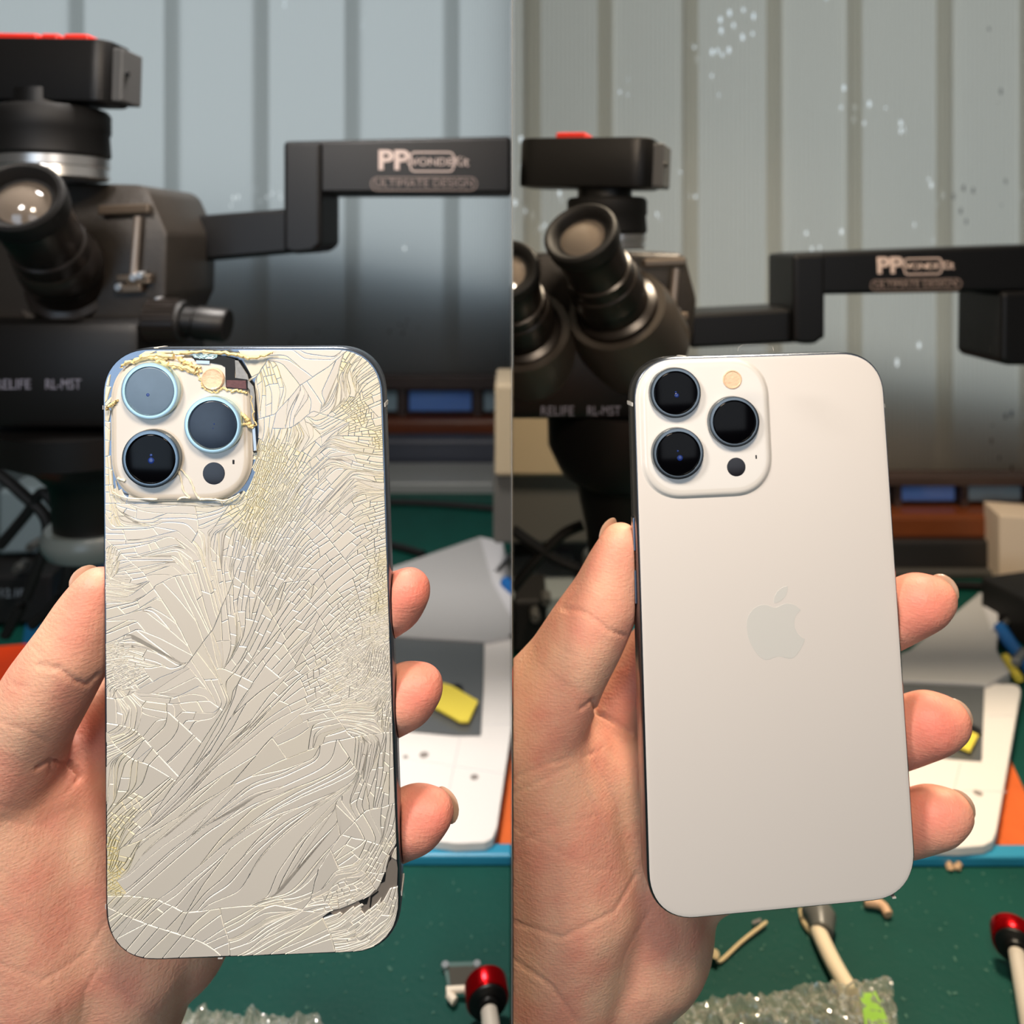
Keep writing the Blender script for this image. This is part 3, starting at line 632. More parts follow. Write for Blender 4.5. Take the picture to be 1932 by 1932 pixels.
items.sort(key=lambda t: -t[0])
rest = Shards()
for i, (A_, g, cx, cy) in enumerate(items):
    ext = max(max(p[0] for p in g) - min(p[0] for p in g), max(p[1] for p in g) - min(p[1] for p in g)); sl = min(.000003, .00003 / ext); yel = max(0, min(1, fld((cx, cy))[3] * 1.15 + rnd.gauss(0, .08)))
    args = (g, rnd.gauss(0, .00003), rnd.gauss(0, sl), rnd.gauss(0, sl), yel, rnd.uniform(.94, 1.05))
    if i < 295: s1 = Shards(); s1.add(*args); s1.build('glass_shard', root)
    else: rest.add(*args)
o = rest.build('glass_crumbs', root); o['kind'] = 'stuff'; o['label'] = 'fine crazed glass splinters'
print('shards', len(items))
# things seen through the holes
px_prism(F, 'bare_metal_plate', [(612, 1716), (743, 1592), (750, 1640), (748, 1690), (716, 1722), (690, 1735), (640, 1735)], .0004, .0003, mat('bare_metal_plate', srgb(128, 120, 112), 0.5, metal=0.3), root)
px_prism(F, 'dark_gap', [(738, 1612), (733, 1628), (727, 1640), (718, 1668), (722, 1666), (728, 1645), (731, 1636), (733, 1626), (738, 1622)], .0003, .00022, M_dark, root)
px_prism(F, 'dark_gap', [(718, 1650), (713, 1664), (718, 1668), (726, 1664), (728, 1650), (724, 1645)], .0003, .00021, M_dark, root)
px_prism(F, 'dark_gap', [(677, 1702), (680, 1708), (692, 1707), (696, 1693), (688, 1695)], .0003, .00021, M_dark, root)
px_prism(F, 'seam', [(699, 1692), (697, 1713), (699, 1714), (702, 1694), (714, 1684), (713, 1682)], .0003, .0002, M_dark, root)
# camera plateau and its broken corner
plate = O('camera_plateau', island(F, 214, 676, 474, 941, .0120, .0011, .0007), mat('milky_camera_glass', srgb(196, 189, 178), 0.14, Coat_Weight=0.6, Coat_Roughness=0.04))
Y0 = -.0011
px_prism(F, 'black_flex', [(364, 672), (400, 676), (410, 672), (424, 672), (446, 677), (446, 712), (469, 715), (470, 735), (429, 731), (428, 692), (420, 687), (402, 684), (372, 680)], -.0010, -.00135, M_black_flex, root)
px_prism(F, 'maroon_board', [(431, 716), (467, 717), (468, 733), (430, 729)], -.0013, -.0015, M_purple, root)
px_prism(F, 'metal_slot', [(374, 679), (399, 680), (399, 686), (374, 685)], -.0013, -.0015, M_silver, root)
px_prism(F, 'gritty_metal_edge', [(446, 679), (452, 680), (469, 706), (472, 716), (448, 712)], -.0009, -.0013, M_grit, root)
px_prism(F, 'gritty_metal_edge', [(470, 716), (480, 728), (483, 745), (482, 800), (477, 800), (474, 735), (470, 730)], -.0008, -.0012, M_grit, root)
px_prism(F, 'white_metal_lip', [(478, 806), (483, 806), (486, 848), (481, 849)], -.0006, -.001, M_silver, root)
px_prism(F, 'dark_gap', [(479, 850), (486, 850), (486, 853), (480, 853)], -.0004, -.0009, M_dark, root)
px_prism(F, 'foam_pad', [(366, 668), (414, 668), (412, 674), (404, 677), (384, 676), (370, 674)], -.0010, -.0014, mat('pale_blue_foil', srgb(185, 220, 230), 0.3, metal=0.5, bump=1, bscale=900), root)
for (u, v, rm, gm, eye) in ((282, 738, M_ring_pale, M_lens_dust_sky, [(-3, 7, .0005, 0)]), (401, 802, M_ring_pale, M_lens_half, [(3, -2, .0002, 0), (1, 6, .00015, 0)]), (284, 866, M_ring, M_lens, [(1, 3, .0009, 0), (1, -7, .0004, 0)])):
    lens(F, root, O, u, v, .00785, .0019, -.0011, rm, gm, eye)
fl = F.px(402, 715, -.0013); O('flash', [(circle(*fl, .0031), -.001), (circle(*fl, .0031), -.0016), (circle(*fl, .0028), -.0019), (circle(*fl, .0024), -.0017), (circle(*fl, .001), -.0017)], M_flash)
sn = F.px(403.5, 893, -.0011); O('depth_sensor', [(circle(*sn, .0030), -.001), (circle(*sn, .0030), -.00116), (circle(*sn, .0028), -.00118)], M_lidar)
face_box(F, 'microphone_hole', 443, 870, .0006, .0012, -.001, -.00118, M_dark, root)
def glue(pts, r, name='glue_lump', m=None, jit=1.2, y=-.0012):
    c = smooth_curve([(a, b, 0) for a, b in pts], 6); mb = MB(); rr = random.Random(int(pts[0][0] * 7 + pts[0][1]))
    q = []
    for p in c:
        x, z = F.px(p.x + rr.gauss(0, jit), p.y + rr.gauss(0, jit)); q.append(F.loc3(x, y, z))
    mb.tube(q, [r * rr.uniform(.6, 1.3) for _ in q], 6); return mesh_obj(name, mb.v, mb.f, m or M_glue, root, smooth=True, local=True)
for pts, r in (([(232, 690), (260, 678), (290, 674), (320, 678)], .0006), ([(255, 684), (275, 673), (300, 670), (330, 672)], .0008), ([(300, 680), (320, 686), (345, 690), (372, 700)], .0007), ([(340, 672), (352, 684), (366, 688), (378, 694), (384, 702)], .0006),
               ([(330, 690), (352, 696), (378, 702)], .0005), ([(376, 705), (383, 718), (388, 730), (398, 737), (412, 738), (425, 730)], .00035), ([(425, 732), (440, 737), (458, 738), (470, 742)], .0004), ([(455, 778), (468, 788), (474, 800), (483, 802)], .0006), ([(458, 798), (470, 801), (480, 806)], .0005),
               ([(206, 770), (216, 762), (226, 755)], .0005), ([(340, 668), (370, 664), (400, 663), (440, 668), (460, 672), (474, 676)], .0005), ([(440, 665), (470, 674), (500, 670), (516, 664)], .0004), ([(476, 745), (480, 780), (484, 800)], .0002)):
    glue(pts, r)
for pts, r in (([(336, 876), (344, 900), (349, 924), (362, 938)], .00028), ([(345, 884), (362, 905), (372, 930), (380, 940)], .00028), ([(380, 940), (405, 940), (430, 942), (455, 930)], .0003), ([(216, 925), (240, 937), (300, 940)], .0002), ([(362, 938), (348, 937), (338, 941)], .00025), ([(225, 900), (240, 906)], .0004)):
    glue(pts, r, 'crack_ridge', M_pale_glue, .3, -.0011)
# frame details
for (u, v) in ((190, 767), (731, 762), (197, 1700), (760, 1675)):
    x, z = F.px(u, v, .003); s_ = -1 if u < 400 else 1; mb = MB().box((s_ * PW / 2, .0042, z), (.0004, .0064, .0011)); mesh_obj('antenna_line', [F.loc3(*p) for p in mb.v], mb.f, M_plastic_line, root, local=True)
x, z = F.px(302, 660, .003); mb = MB().box((x, .0036, PH / 2), (.0012, .0064, .0003)); mesh_obj('antenna_line', [F.loc3(*p) for p in mb.v], mb.f, M_plastic_line, root, local=True)
x, z = F.px(422, 1800, .003); mb = MB().box((x, .0036, -PH / 2), (.0012, .0064, .0003)); mesh_obj('antenna_line', [F.loc3(*p) for p in mb.v], mb.f, M_plastic_line, root, local=True)
# ------------------------------------------------------------------ hands
def skin_mat():
    m = bpy.data.materials.new('skin'); m.use_nodes = True; nt = m.node_tree; N, L = nt.nodes, nt.links; b = N['Principled BSDF']
    t = N.new('ShaderNodeTexCoord')
    n1 = N.new('ShaderNodeTexNoise'); n1.inputs['Scale'].default_value = 55; n1.inputs['Detail'].default_value = 3; L.new(t.outputs['Object'], n1.inputs['Vector'])
    r = N.new('ShaderNodeValToRGB'); r.color_ramp.elements[0].position = .38; r.color_ramp.elements[0].color = srgb(230, 180, 152); r.color_ramp.elements[1].position = .62; r.color_ramp.elements[1].color = srgb(222, 154, 132)
    L.new(n1.outputs[0], r.inputs[0])
    at = N.new('ShaderNodeAttribute'); at.attribute_name = 'flush'; mx = N.new('ShaderNodeMix'); mx.data_type = 'RGBA'; L.new(at.outputs['Fac'], mx.inputs[0]); L.new(r.outputs[0], mx.inputs[6]); mx.inputs[7].default_value = srgb(220, 118, 104)
    L.new(mx.outputs[2], b.inputs['Base Color'])
    b.inputs['Roughness'].default_value = 0.5; b.inputs['Specular IOR Level'].default_value = .35; b.inputs['Subsurface Weight'].default_value = 0.25; b.inputs['Subsurface Radius'].default_value = (1.0, 0.35, 0.2); b.inputs['Subsurface Scale'].default_value = 0.003
    # skin relief: crossed fine wrinkles + ridges
    mp = N.new('ShaderNodeMapping'); mp.inputs['Rotation'].default_value = (0, .9, 0); mp.inputs['Scale'].default_value = (1500, 900, 480); L.new(t.outputs['Object'], mp.inputs[0])
    n2 = N.new('ShaderNodeTexNoise'); n2.inputs['Scale'].default_value = 1; n2.inputs['Detail'].default_value = 3; L.new(mp.outputs[0], n2.inputs['Vector'])
    mp3 = N.new('ShaderNodeMapping'); mp3.inputs['Rotation'].default_value = (0, -.5, 0); mp3.inputs['Scale'].default_value = (420, 500, 1500); L.new(t.outputs['Object'], mp3.inputs[0])
    n3 = N.new('ShaderNodeTexNoise'); n3.inputs['Scale'].default_value = 1; n3.inputs['Detail'].default_value = 2; L.new(mp3.outputs[0], n3.inputs['Vector'])
    wv = N.new('ShaderNodeTexWave'); wv.inputs['Scale'].default_value = 330; wv.inputs['Distortion'].default_value = 5; wv.inputs['Detail'].default_value = 1; wv.inputs['Detail Scale'].default_value = .12; wv.bands_direction = 'DIAGONAL'; L.new(t.outputs['Object'], wv.inputs['Vector'])
    a1 = N.new('ShaderNodeMath'); L.new(n2.outputs[0], a1.inputs[0]); L.new(n3.outputs[0], a1.inputs[1])
    a2 = N.new('ShaderNodeMath'); a2.operation = 'MULTIPLY_ADD'; L.new(wv.outputs[1], a2.inputs[0]); a2.inputs[1].default_value = .10; L.new(a1.outputs[0], a2.inputs[2])
    bp = N.new('ShaderNodeBump'); bp.inputs['Strength'].default_value = .5; bp.inputs['Distance'].default_value = .0003; L.new(a2.outputs[0], bp.inputs['Height']); L.new(bp.outputs[0], b.inputs['Normal'])
    return m
M_skin = skin_mat(); M_nail = mat('fingernail', srgb(182, 152, 130), 0.3, Coat_Weight=0.3)
def capsule(bm, a, b, ra, rb):
    for c, r in ((a, ra), (b, rb)):
        bmesh.ops.create_icosphere(bm, subdivisions=3, radius=r, matrix=Matrix.Translation(c))
def chain_mesh(chains, blobs):
    """tapered capsules as one raw mesh (hulls of sphere pairs)"""
    vs, fs = [], []
    for ch in chains:
        for i in range(len(ch) - 1):
            bm = bmesh.new(); capsule(bm, ch[i][0], ch[i + 1][0], ch[i][1], ch[i + 1][1])
            r = bmesh.ops.convex_hull(bm, input=bm.verts[:]); bmesh.ops.delete(bm, geom=[g for g in r['geom_interior'] if isinstance(g, bmesh.types.BMVert)], context='VERTS')
            bm.verts.index_update(); n = len(vs); vs += [v.co.copy() for v in bm.verts]; fs += [[v.index + n for v in f.verts] for f in bm.faces]; bm.free()
    for c, rad, rot in blobs:
        bm = bmesh.new(); bmesh.ops.create_icosphere(bm, subdivisions=4, radius=1, matrix=Matrix.Translation(c) @ Euler(rot).to_matrix().to_4x4() @ Matrix.Diagonal((*rad, 1)))
        bm.verts.index_update(); n = len(vs); vs += [v.co.copy() for v in bm.verts]; fs += [[v.index + n for v in f.verts] for f in bm.faces]; bm.free()
    return vs, fs
def seg_dist(U, V, pts):
    best = np.full(U.shape, 1e9)
    for (a, b), (c, d) in zip(pts[:-1], pts[1:]):
        dx, dy = c - a, d - b; t = np.clip(((U - a) * dx + (V - b) * dy) / (dx * dx + dy * dy + 1e-9), 0, 1)
        best = np.minimum(best, np.hypot(U - a - dx * t, V - b - dy * t))
    return best
def build_hand(label, chains, blobs, F, creases, flushes, nails, clip=0, voxel=0.0009):
    C = [[(P(u, v, Y), r / 1000) for u, v, Y, r in ch] for ch in chains]
    B = [(P(u, v, Y), tuple(x / 1000 for x in rad), rot) for u, v, Y, rad, rot in blobs]
    root = thing('hand', label, 'hand', C[0][-1][0]); off = root.location.copy()
    vs, fs = chain_mesh(C, B)
    me = bpy.data.meshes.new('raw'); me.from_pydata([tuple(v) for v in vs], [], fs); o = bpy.data.objects.new('raw', me); COL.objects.link(o)
    md = o.modifiers.new('r', 'REMESH'); md.mode = 'VOXEL'; md.voxel_size = voxel
    dg = bpy.context.evaluated_depsgraph_get(); ev = o.evaluated_get(dg); m2 = bpy.data.meshes.new_from_object(ev)
    bpy.data.objects.remove(o); bpy.data.meshes.remove(me)
    n = len(m2.vertices); co = np.empty(n * 3, np.float32); m2.vertices.foreach_get('co', co); co = co.reshape(-1, 3).astype(np.float64)
    ne = len(m2.edges); ed = np.empty(ne * 2, np.int32); m2.edges.foreach_get('vertices', ed); ed = ed.reshape(-1, 2)
    deg = np.bincount(ed.ravel(), minlength=n)[:, None]
    def lap(x):
        s_ = np.zeros_like(x)
        for k in range(x.shape[1]):
            s_[:, k] = np.bincount(ed[:, 0], weights=x[ed[:, 1], k], minlength=n) + np.bincount(ed[:, 1], weights=x[ed[:, 0], k], minlength=n)
        return s_ / np.maximum(deg, 1) - x
    for i in range(22):
        co += .62 * lap(co)
        if i % 2: co -= .30 * lap(co)
    # press against the phone: anything inside the phone body moves behind it or beside it
    Mi = np.array(F.Mi); M_ = np.array(F.M)
    q = co @ Mi[:3, :3].T + Mi[:3, 3]; dx = (q[:, 0] - F.sh * q[:, 2]) / F.sx; w, h = PW / 2, PH / 2
    def contact(q, dx, g=.0002):
        ins = (np.abs(dx) < w + g) & (np.abs(q[:, 2]) < h + g) & (q[:, 1] < PT + g) & (q[:, 1] > -.02)
        side = np.minimum(w + g - np.abs(dx), h + g - np.abs(q[:, 2])); back = PT + g - q[:, 1]
        px_ = ins & (w + g - np.abs(dx) < back * .9) & (w - np.abs(dx) < h - np.abs(q[:, 2])); pz_ = ins & ~px_ & (h + g - np.abs(q[:, 2]) < back * .9); pb = ins & ~px_ & ~pz_
        q[px_, 0] += np.sign(dx[px_]) * (w + g - np.abs(dx[px_])) * F.sx; q[pz_, 2] = np.sign(q[pz_, 2]) * (h + g); q[pb, 1] = PT + g
    contact(q, dx); co = q @ M_[:3, :3].T + M_[:3, 3]
    for i in range(3): co += .4 * lap(co)
    q = co @ Mi[:3, :3].T + Mi[:3, 3]; dx = (q[:, 0] - F.sh * q[:, 2]) / F.sx; contact(q, dx, .0001); co = q @ M_[:3, :3].T + M_[:3, 3]
    m2.vertices.foreach_set('co', co.astype(np.float32).ravel()); m2.update()
    no = np.empty(n * 3, np.float32); m2.vertices.foreach_get('normal', no); no = no.reshape(-1, 3)
    U = CU + FPX * co[:, 0] / co[:, 1]; V = CV - FPX * (co[:, 2] - CH) / co[:, 1]; front = np.clip(-no[:, 1] * 2 + .6, 0, 1)
    disp = np.zeros(n)
    for pts, wd, dp in creases:
        d = seg_dist(U, V, pts); disp += (-np.exp(-(d / (wd * .7)) ** 2)) * dp * 1.0 / 1000 * front
    co += no * disp[:, None]
    m2.vertices.foreach_set('co', (co - np.array(off)).astype(np.float32).ravel())
    fl = np.zeros(n)
    for u, v, r, a in flushes: fl += a * np.exp(-((U - u) ** 2 + (V - v) ** 2) / (r * r))
    at = m2.attributes.new('flush', 'FLOAT', 'POINT'); at.data.foreach_set('value', np.clip(fl, 0, 1).astype(np.float32))
    if clip:
        bm = bmesh.new(); bm.from_mesh(m2); r = bmesh.ops.bisect_plane(bm, geom=bm.verts[:] + bm.edges[:] + bm.faces[:], plane_co=(0.0004 * clip - off.x, 0, 0), plane_no=(-clip, 0, 0), clear_outer=True)
        bmesh.ops.holes_fill(bm, edges=[e for e in r['geom_cut'] if isinstance(e, bmesh.types.BMEdge)], sides=0); bm.to_mesh(m2); bm.free()
    m2.polygons.foreach_set('use_smooth', [True] * len(m2.polygons)); m2.materials.clear(); m2.materials.append(M_skin); m2.name = 'skin'; m2.update()
    o = bpy.data.objects.new('skin', m2); COL.objects.link(o); o.parent = root
    for u, v, Y, (a, b_, c_), rot in nails:
        bm = bmesh.new(); bmesh.ops.create_icosphere(bm, subdivisions=3, radius=1); Mx = Matrix.Translation(P(u, v, Y)) @ Euler([math.radians(x) for x in rot]).to_matrix().to_4x4()
        V3 = []
        for vv in bm.verts:
            p = Vector((vv.co.x * a, vv.co.y * b_, vv.co.z * c_)) / 1000; p.y += (p.x * 1000) ** 2 * .00006; V3.append(Mx @ p)
        bm.verts.index_update(); fs = [[x.index for x in f.verts] for f in bm.faces]; bm.free(); mesh_obj('fingernail', V3, fs, M_nail, root, smooth=True)
    return root
# left hand holding the shattered phone   (u, v, Y, radius mm)
HL_ch = [
 [(181, 1113, .2085, 6.6), (164, 1160, .209, 9.2), (140, 1222, .2095, 11.4), (96, 1292, .211, 12.6), (52, 1368, .214, 13.2), (-10, 1470, .219, 18)],   # thumb
 [(-10, 1470, .219, 18), (50, 1600, .226, 24), (90, 1760, .230, 27), (60, 1960, .236, 30), (0, 2200, .245, 31), (-60, 2420, .25, 31)],     # thenar, wrist
 [(120, 1540, .232, 22), (180, 1680, .236, 24), (250, 1790, .238, 22.5), (215, 1880, .240, 24), (120, 2060, .244, 27), (40, 2260, .25, 27)],   # heel of the palm
 [(110, 1500, .238, 19), (200, 1560, .242, 22), (320, 1640, .246, 22), (330, 1760, .246, 19)],                                     # palm behind the phone
 [(120, 1440, .236, 13), (210, 1380, .240, 13), (300, 1320, .246, 12)],
 [(772, 1114, .2105, 6.6), (748, 1136, .213, 8.4), (700, 1165, .219, 8.8), (600, 1210, .228, 9), (420, 1330, .236, 10), (250, 1480, .244, 13)],      # middle finger
 [(796, 1296, .2105, 6.6), (768, 1312, .212, 9.0), (705, 1345, .219, 9.2), (600, 1390, .228, 9.5), (420, 1460, .238, 10.5), (260, 1560, .246, 14)],   # ring
 [(818, 1532, .2095, 6.2), (786, 1545, .211, 8.8), (720, 1572, .217, 9), (600, 1600, .226, 9), (440, 1640, .236, 10), (300, 1680, .244, 14)],        # little
 [(560, 1010, .226, 7.5), (470, 1080, .230, 8.8), (330, 1220, .238, 9.8), (200, 1380, .242, 13), (130, 1480, .240, 17)]]              # index, hidden
HL_bl = [(40, 1640, .226, (24, 22, 42), (0, .25, 0)), (170, 1500, .243, (16, 15, 22), (0, 0, 0))]
HL_cr = [([(72, 1256), (110, 1262), (140, 1285), (165, 1292), (186, 1272)], 5, .7), ([(70, 1450), (96, 1434), (128, 1440), (150, 1462), (146, 1474)], 5, 1.0), ([(95, 1432), (94, 1462)], 4, .6),
 ([(0, 1360), (50, 1380), (90, 1400)], 3, .25), ([(0, 1520), (60, 1530), (120, 1500), (160, 1460)], 3, .25), ([(0, 1545), (70, 1560), (140, 1520)], 3, .2), ([(0, 1640), (60, 1700), (120, 1790)], 3.5, .25), ([(40, 1590), (90, 1640), (150, 1740)], 3, .2),
 ([(90, 1560), (140, 1620), (186, 1700)], 3, .2), ([(0, 1700), (60, 1760), (100, 1830), (120, 1932)], 4, .3), ([(0, 1820), (80, 1850), (160, 1800), (200, 1740)], 4, .3), ([(186, 1850), (240, 1880), (300, 1932)], 4, .25), ([(60, 1220), (80, 1235)], 3, .3), ([(20, 1290), (50, 1300)], 3, .3), ([(190, 1820), (160, 1870), (150, 1932)], 4, .3),
 ([(120, 1180), (180, 1190)], 3, .15)]
HL_fl = [(160, 1120, 60, .5), (160, 1230, 60, .3), (60, 1660, 70, .15), (130, 1460, 50, .3), (790, 1110, 70, .75), (800, 1310, 80, .75), (820, 1540, 80, .75), (180, 1400, 60, .4)]
HL_na = [(161, 1096, .2135, (4, .5, 4.4), (0, 12, 45)), (842, 1519, .2143, (4, .6, 5), (0, -20, -37))]
build_hand('bare hand gripping the shattered phone, thumb along its left edge', HL_ch, HL_bl, FL, HL_cr, HL_fl, HL_na)
HR_ch = [
 [(1172, 1024, .233, 6.6), (1158, 1070, .2335, 8.8), (1142, 1130, .234, 11.2), (1108, 1190, .235, 12.6), (1066, 1262, .237, 13.5), (1000, 1370, .241, 18)],
 [(1000, 1370, .241, 18), (1040, 1500, .247, 25), (1070, 1640, .250, 28), (1040, 1790, .256, 30), (930, 2000, .264, 31), (820, 2250, .27, 32)],
 [(1130, 1440, .254, 21), (1180, 1590, .257, 24), (1195, 1725, .260, 28), (1010, 1870, .263, 29), (860, 2050, .266, 30)],
 [(1130, 1400, .258, 18), (1220, 1480, .262, 22), (1290, 1580, .264, 20), (1290, 1640, .264, 17)],
 [(1100, 1380, .256, 16), (1180, 1310, .258, 13), (1222, 1250, .258, 10.5), (1330, 1120, .254, 9.5), (1450, 1010, .250, 8.8)],
 [(1764, 1128, .2325, 6.8), (1738, 1136, .2335, 9.0), (1690, 1158, .238, 9.6), (1590, 1210, .246, 9.6), (1420, 1310, .254, 10.5), (1260, 1430, .260, 14)],
 [(1786, 1360, .2315, 7.4), (1756, 1364, .2325, 9.4), (1695, 1385, .238, 9.8), (1590, 1420, .246, 10), (1420, 1470, .256, 11), (1280, 1530, .262, 15)],
 [(1796, 1532, .2325, 6.6), (1764, 1540, .234, 8.8), (1710, 1556, .239, 9), (1600, 1580, .246, 9), (1440, 1610, .254, 10.5), (1320, 1640, .262, 14)]]
HR_bl = [(1040, 1560, .248, (26, 23, 44), (0, .25, 0))]
HR_cr = [([(1062, 1148), (1082, 1150), (1110, 1160), (1150, 1190), (1180, 1200)], 4, .6), ([(1066, 1152), (1100, 1150)], 3, .3), ([(1060, 1145), (1085, 1125)], 3, .3), ([(1118, 1322), (1126, 1345), (1165, 1365), (1190, 1385)], 5, 1.0), ([(1118, 1322), (1095, 1338)], 4, .6),
 ([(966, 1470), (1040, 1440), (1120, 1420)], 3, .3), ([(966, 1500), (1050, 1460), (1140, 1410)], 3, .25), ([(1060, 1400), (1110, 1500), (1150, 1600)], 3, .25), ([(1100, 1400), (1160, 1510), (1200, 1600)], 3, .2), ([(966, 1600), (1040, 1560), (1120, 1540)], 3, .2),
 ([(966, 1560), (1040, 1600), (1110, 1640), (1160, 1640)], 3, .2), ([(966, 1740), (1060, 1770), (1160, 1720), (1200, 1650)], 5, .35), ([(966, 1810), (1040, 1860), (1090, 1932)], 5, .4), ([(1225, 1720), (1180, 1800), (1170, 1850)], 4, .2), ([(1020, 1255), (1060, 1290), (1090, 1300)], 3, .2), ([(1050, 1220), (1090, 1240)], 3, .15)]
HR_fl = [(1170, 1040, 50, .4), (1160, 1150, 60, .3), (1060, 1600, 80, .12), (1130, 1560, 50, .12), (1750, 1130, 80, .75), (1770, 1360, 80, .75), (1780, 1540, 80, .6), (1200, 1330, 60, .25)]
HR_na = [(1152, 1010, .238, (4.5, .6, 5.5), (0, 12, 45)), (1781, 1113, .2375, (4, .6, 5), (0, -20, -37)), (1806, 1348, .237, (4, .6, 5), (0, -35, -37)), (1812, 1521, .237, (4, .6, 5), (0, -20, -37))]
build_hand('bare hand gripping the intact phone, warmly lit palm at its left', HR_ch, HR_bl, FR, HR_cr, HR_fl, HR_na, clip=1)
# ------------------------------------------------------------------ microscopes on arms
def scope(side, label, G):
    """G: sighting table of this station; every piece has its real depth and size"""
    Y0 = G['Y']; root = thing('microscope', label, 'microscope', P(*G['base'], Y0 + .03)); C = side if G.get('clip') else 0
    def add(mb, n, m, par=root, smooth=True, clip=0): return mb.build(n, m, par, smooth, clip=clip or 0)
    k = 1 / FPX * Y0                       # metres per px at Y0
    # camera block on top
    (u0, v0, u1, v1) = G['cam']; yc = Y0; a = P(u0, v0, yc); b = P(u1, v1, yc); w, h, d = b.x - a.x, a.z - b.z, G['camd']
    cx, cz = (a.x + b.x) / 2, (a.z + b.z) / 2; rz = G['camrz']; rx = G.get('camry', 0)
    bm = MB(); fr = [(x, z) for x, z in rrect(w, h, h * .10, 5)]
    # plan outline with rounded vertical corners, extruded upward
    pl = rrect(w, d, min(w, d) * .3, 6, 2); R3 = Matrix.Translation((cx, yc + d / 2, cz)) @ Euler((0, rx, rz)).to_matrix().to_4x4()
    top = [R3 @ Vector((x, y, h / 2)) for x, y in pl]; bot = [R3 @ Vector((x, y, -h / 2)) for x, y in pl]
    camb = add(MB().prism(top, bot, .0016), 'camera_block', M_black)
    pr = MB().box((0, 0, 0), (.02, d * .72, h * .86), bev=.001); pr.v = [R3 @ (v + Vector((w * .5 - .004, d * .10, -h * .03))) for v in pr.v]; add(pr, 'port_cover', mat('grey_port_plastic', srgb(78, 78, 78), 0.5), camb, False)
    hl = MB().lathe((0, 0, 0), (1, 0, 0), [(0, .0018), (.002, .0018)], 14); hl.v = [R3 @ (v + Vector((w * .5 + .0055, -d * .12, 0))) for v in hl.v]; add(hl, 'socket', M_dark, camb, False)
    for (x0, x1) in G['red']:
        r = MB().box((0, 0, 0), ((x1 - x0) * w, d * .5, .005), bev=.001); r.v = [R3 @ (v + Vector(((x0 + x1) / 2 * w - w / 2, -d * .08, h / 2 + .0015))) for v in r.v]; add(r, 'red_trim', M_red, camb, False)
    # mount stack
    for nm, (ua, ub, va, vb), m in G['stack']:
        yy = Y0 + .02; p = P((ua + ub) / 2, va, yy); q = P((ua + ub) / 2, vb, yy); r = (ub - ua) / 2 / FPX * yy
        L_ = (p - q).length; pf = [(0, r * .94), (.08, r), (.45, r), (.5, r * .97), (.92, r), (1, r * .94)] if nm != 'neck' else [(0, r), (1, r)]
        add(MB().lathe(p, q, pf, 40), nm, m)
    # head casting
    fr = [P(u, v, Y0 + .035) for u, v in G['head']]; bk = [p + Vector((0, .085, 0)) for p in fr]
    head = add(MB().prism(fr, bk, .0035), 'head', M_head)
    # eyepieces
    for (eu, ev, ey, tu, tv, ty, R_) in G['eye']:
        A = P(eu, ev, ey); B_ = P(tu, tv, ty); L_ = (B_ - A).length; n = 44
        et = add(MB().lathe(A, B_, [(.10, R_ * .86), (.12, R_ * .9), (.40, R_ * .86), (.41, R_ * .93), (.46, R_ * .95), (.50, R_ * .95), (.51, R_ * 1.0), (.60, R_ * 1.06), (.66, R_ * 1.06), (.68, R_ * .98), (.8, R_ * 1.02), (.82, R_ * 1.2), (.95, R_ * 1.32), (1.0, R_ * 1.34)], n, True), 'eyepiece_tube', M_tube, clip=C)
        add(MB().lathe(A, B_, [(.065, R_ * .70), (.02, R_ * .76), (0, R_ * .84), (-.004, R_ * .92), (.01, R_ * .99), (.05, R_ * 1.0), (.12, R_ * .97), (.14, R_ * .9)], n, True), 'eyecup', M_rubber, et, clip=C)
        ds = [(.075, R_ * .70)] + [(.075 - .05 * (1 - (r / .68) ** 2), R_ * r) for r in (.66, .55, .42, .28, .14, .02)]
        add(MB().lathe(A, B_, ds, n, True), 'eye_lens', mat('eyepiece_glass', srgb(112, 102, 92), 0.12, Coat_Weight=1.0, Coat_Roughness=.05), et, clip=C)
        # conical housing joining the head
        Ax = (B_ - A).normalized(); add(MB().lathe(B_ - Ax * .012, B_ + Ax * .03, [(0, R_ * 1.45), (.3, R_ * 1.62), (1, R_ * 1.75)], n, True), 'tube_housing', mat('sheen_casting', srgb(58, 53, 48), 0.3), et, clip=C)
    # scale bracket and rod on the head
    s_ = G['br']; ybr = Y0 + .03
    add(MB().tube([P(*s_['rod'][0], ybr), P(*s_['rod'][1], ybr)], .0026, 12), 'rod', mat('pale_spring_rod', srgb(170, 158, 148), .35, metal=.6), head)
    for bx in s_['bars']:
        p = P((bx[0] + bx[2]) / 2, (bx[1] + bx[3]) / 2, ybr); add(MB().box(p, (abs(bx[2] - bx[0]) / FPX * ybr, .006, abs(bx[3] - bx[1]) / FPX * ybr), (0, -.04, 0), bev=.0012), 'clip_bar', mat('worn_bronze_metal', srgb(110, 98, 86), .35, metal=.6), head, False)
    for (uu, vv) in s_['screws']:
        p = P(uu, vv, ybr - .005); add(MB().lathe(p, p + Vector((0, .006, 0)), [(0, .0022), (.2, .0028), (1, .0028)], 12), 'screw', M_silver, head)
    # zoom body, stepped column and ring light
    bu, bv0, bu1, bv1 = G['body']; p0 = P(bu, bv0, Y0 + .01); p1 = P(bu1, bv1, Y0 + .01); 
    body = add(MB().box(((p0.x + p1.x) / 2, Y0 + .01 + .055, (p0.z + p1.z) / 2), (p1.x - p0.x, .11, p0.z - p1.z), bev=.008), 'zoom_body', M_black, clip=C)
    uc = G['axis']; col = [(P(uc, v, Y0 + .06), r / FPX * (Y0 + .06)) for v, r in G['col']]
    ztop = col[0][0]; zbot = col[-1][0]; LL = (ztop - zbot).length
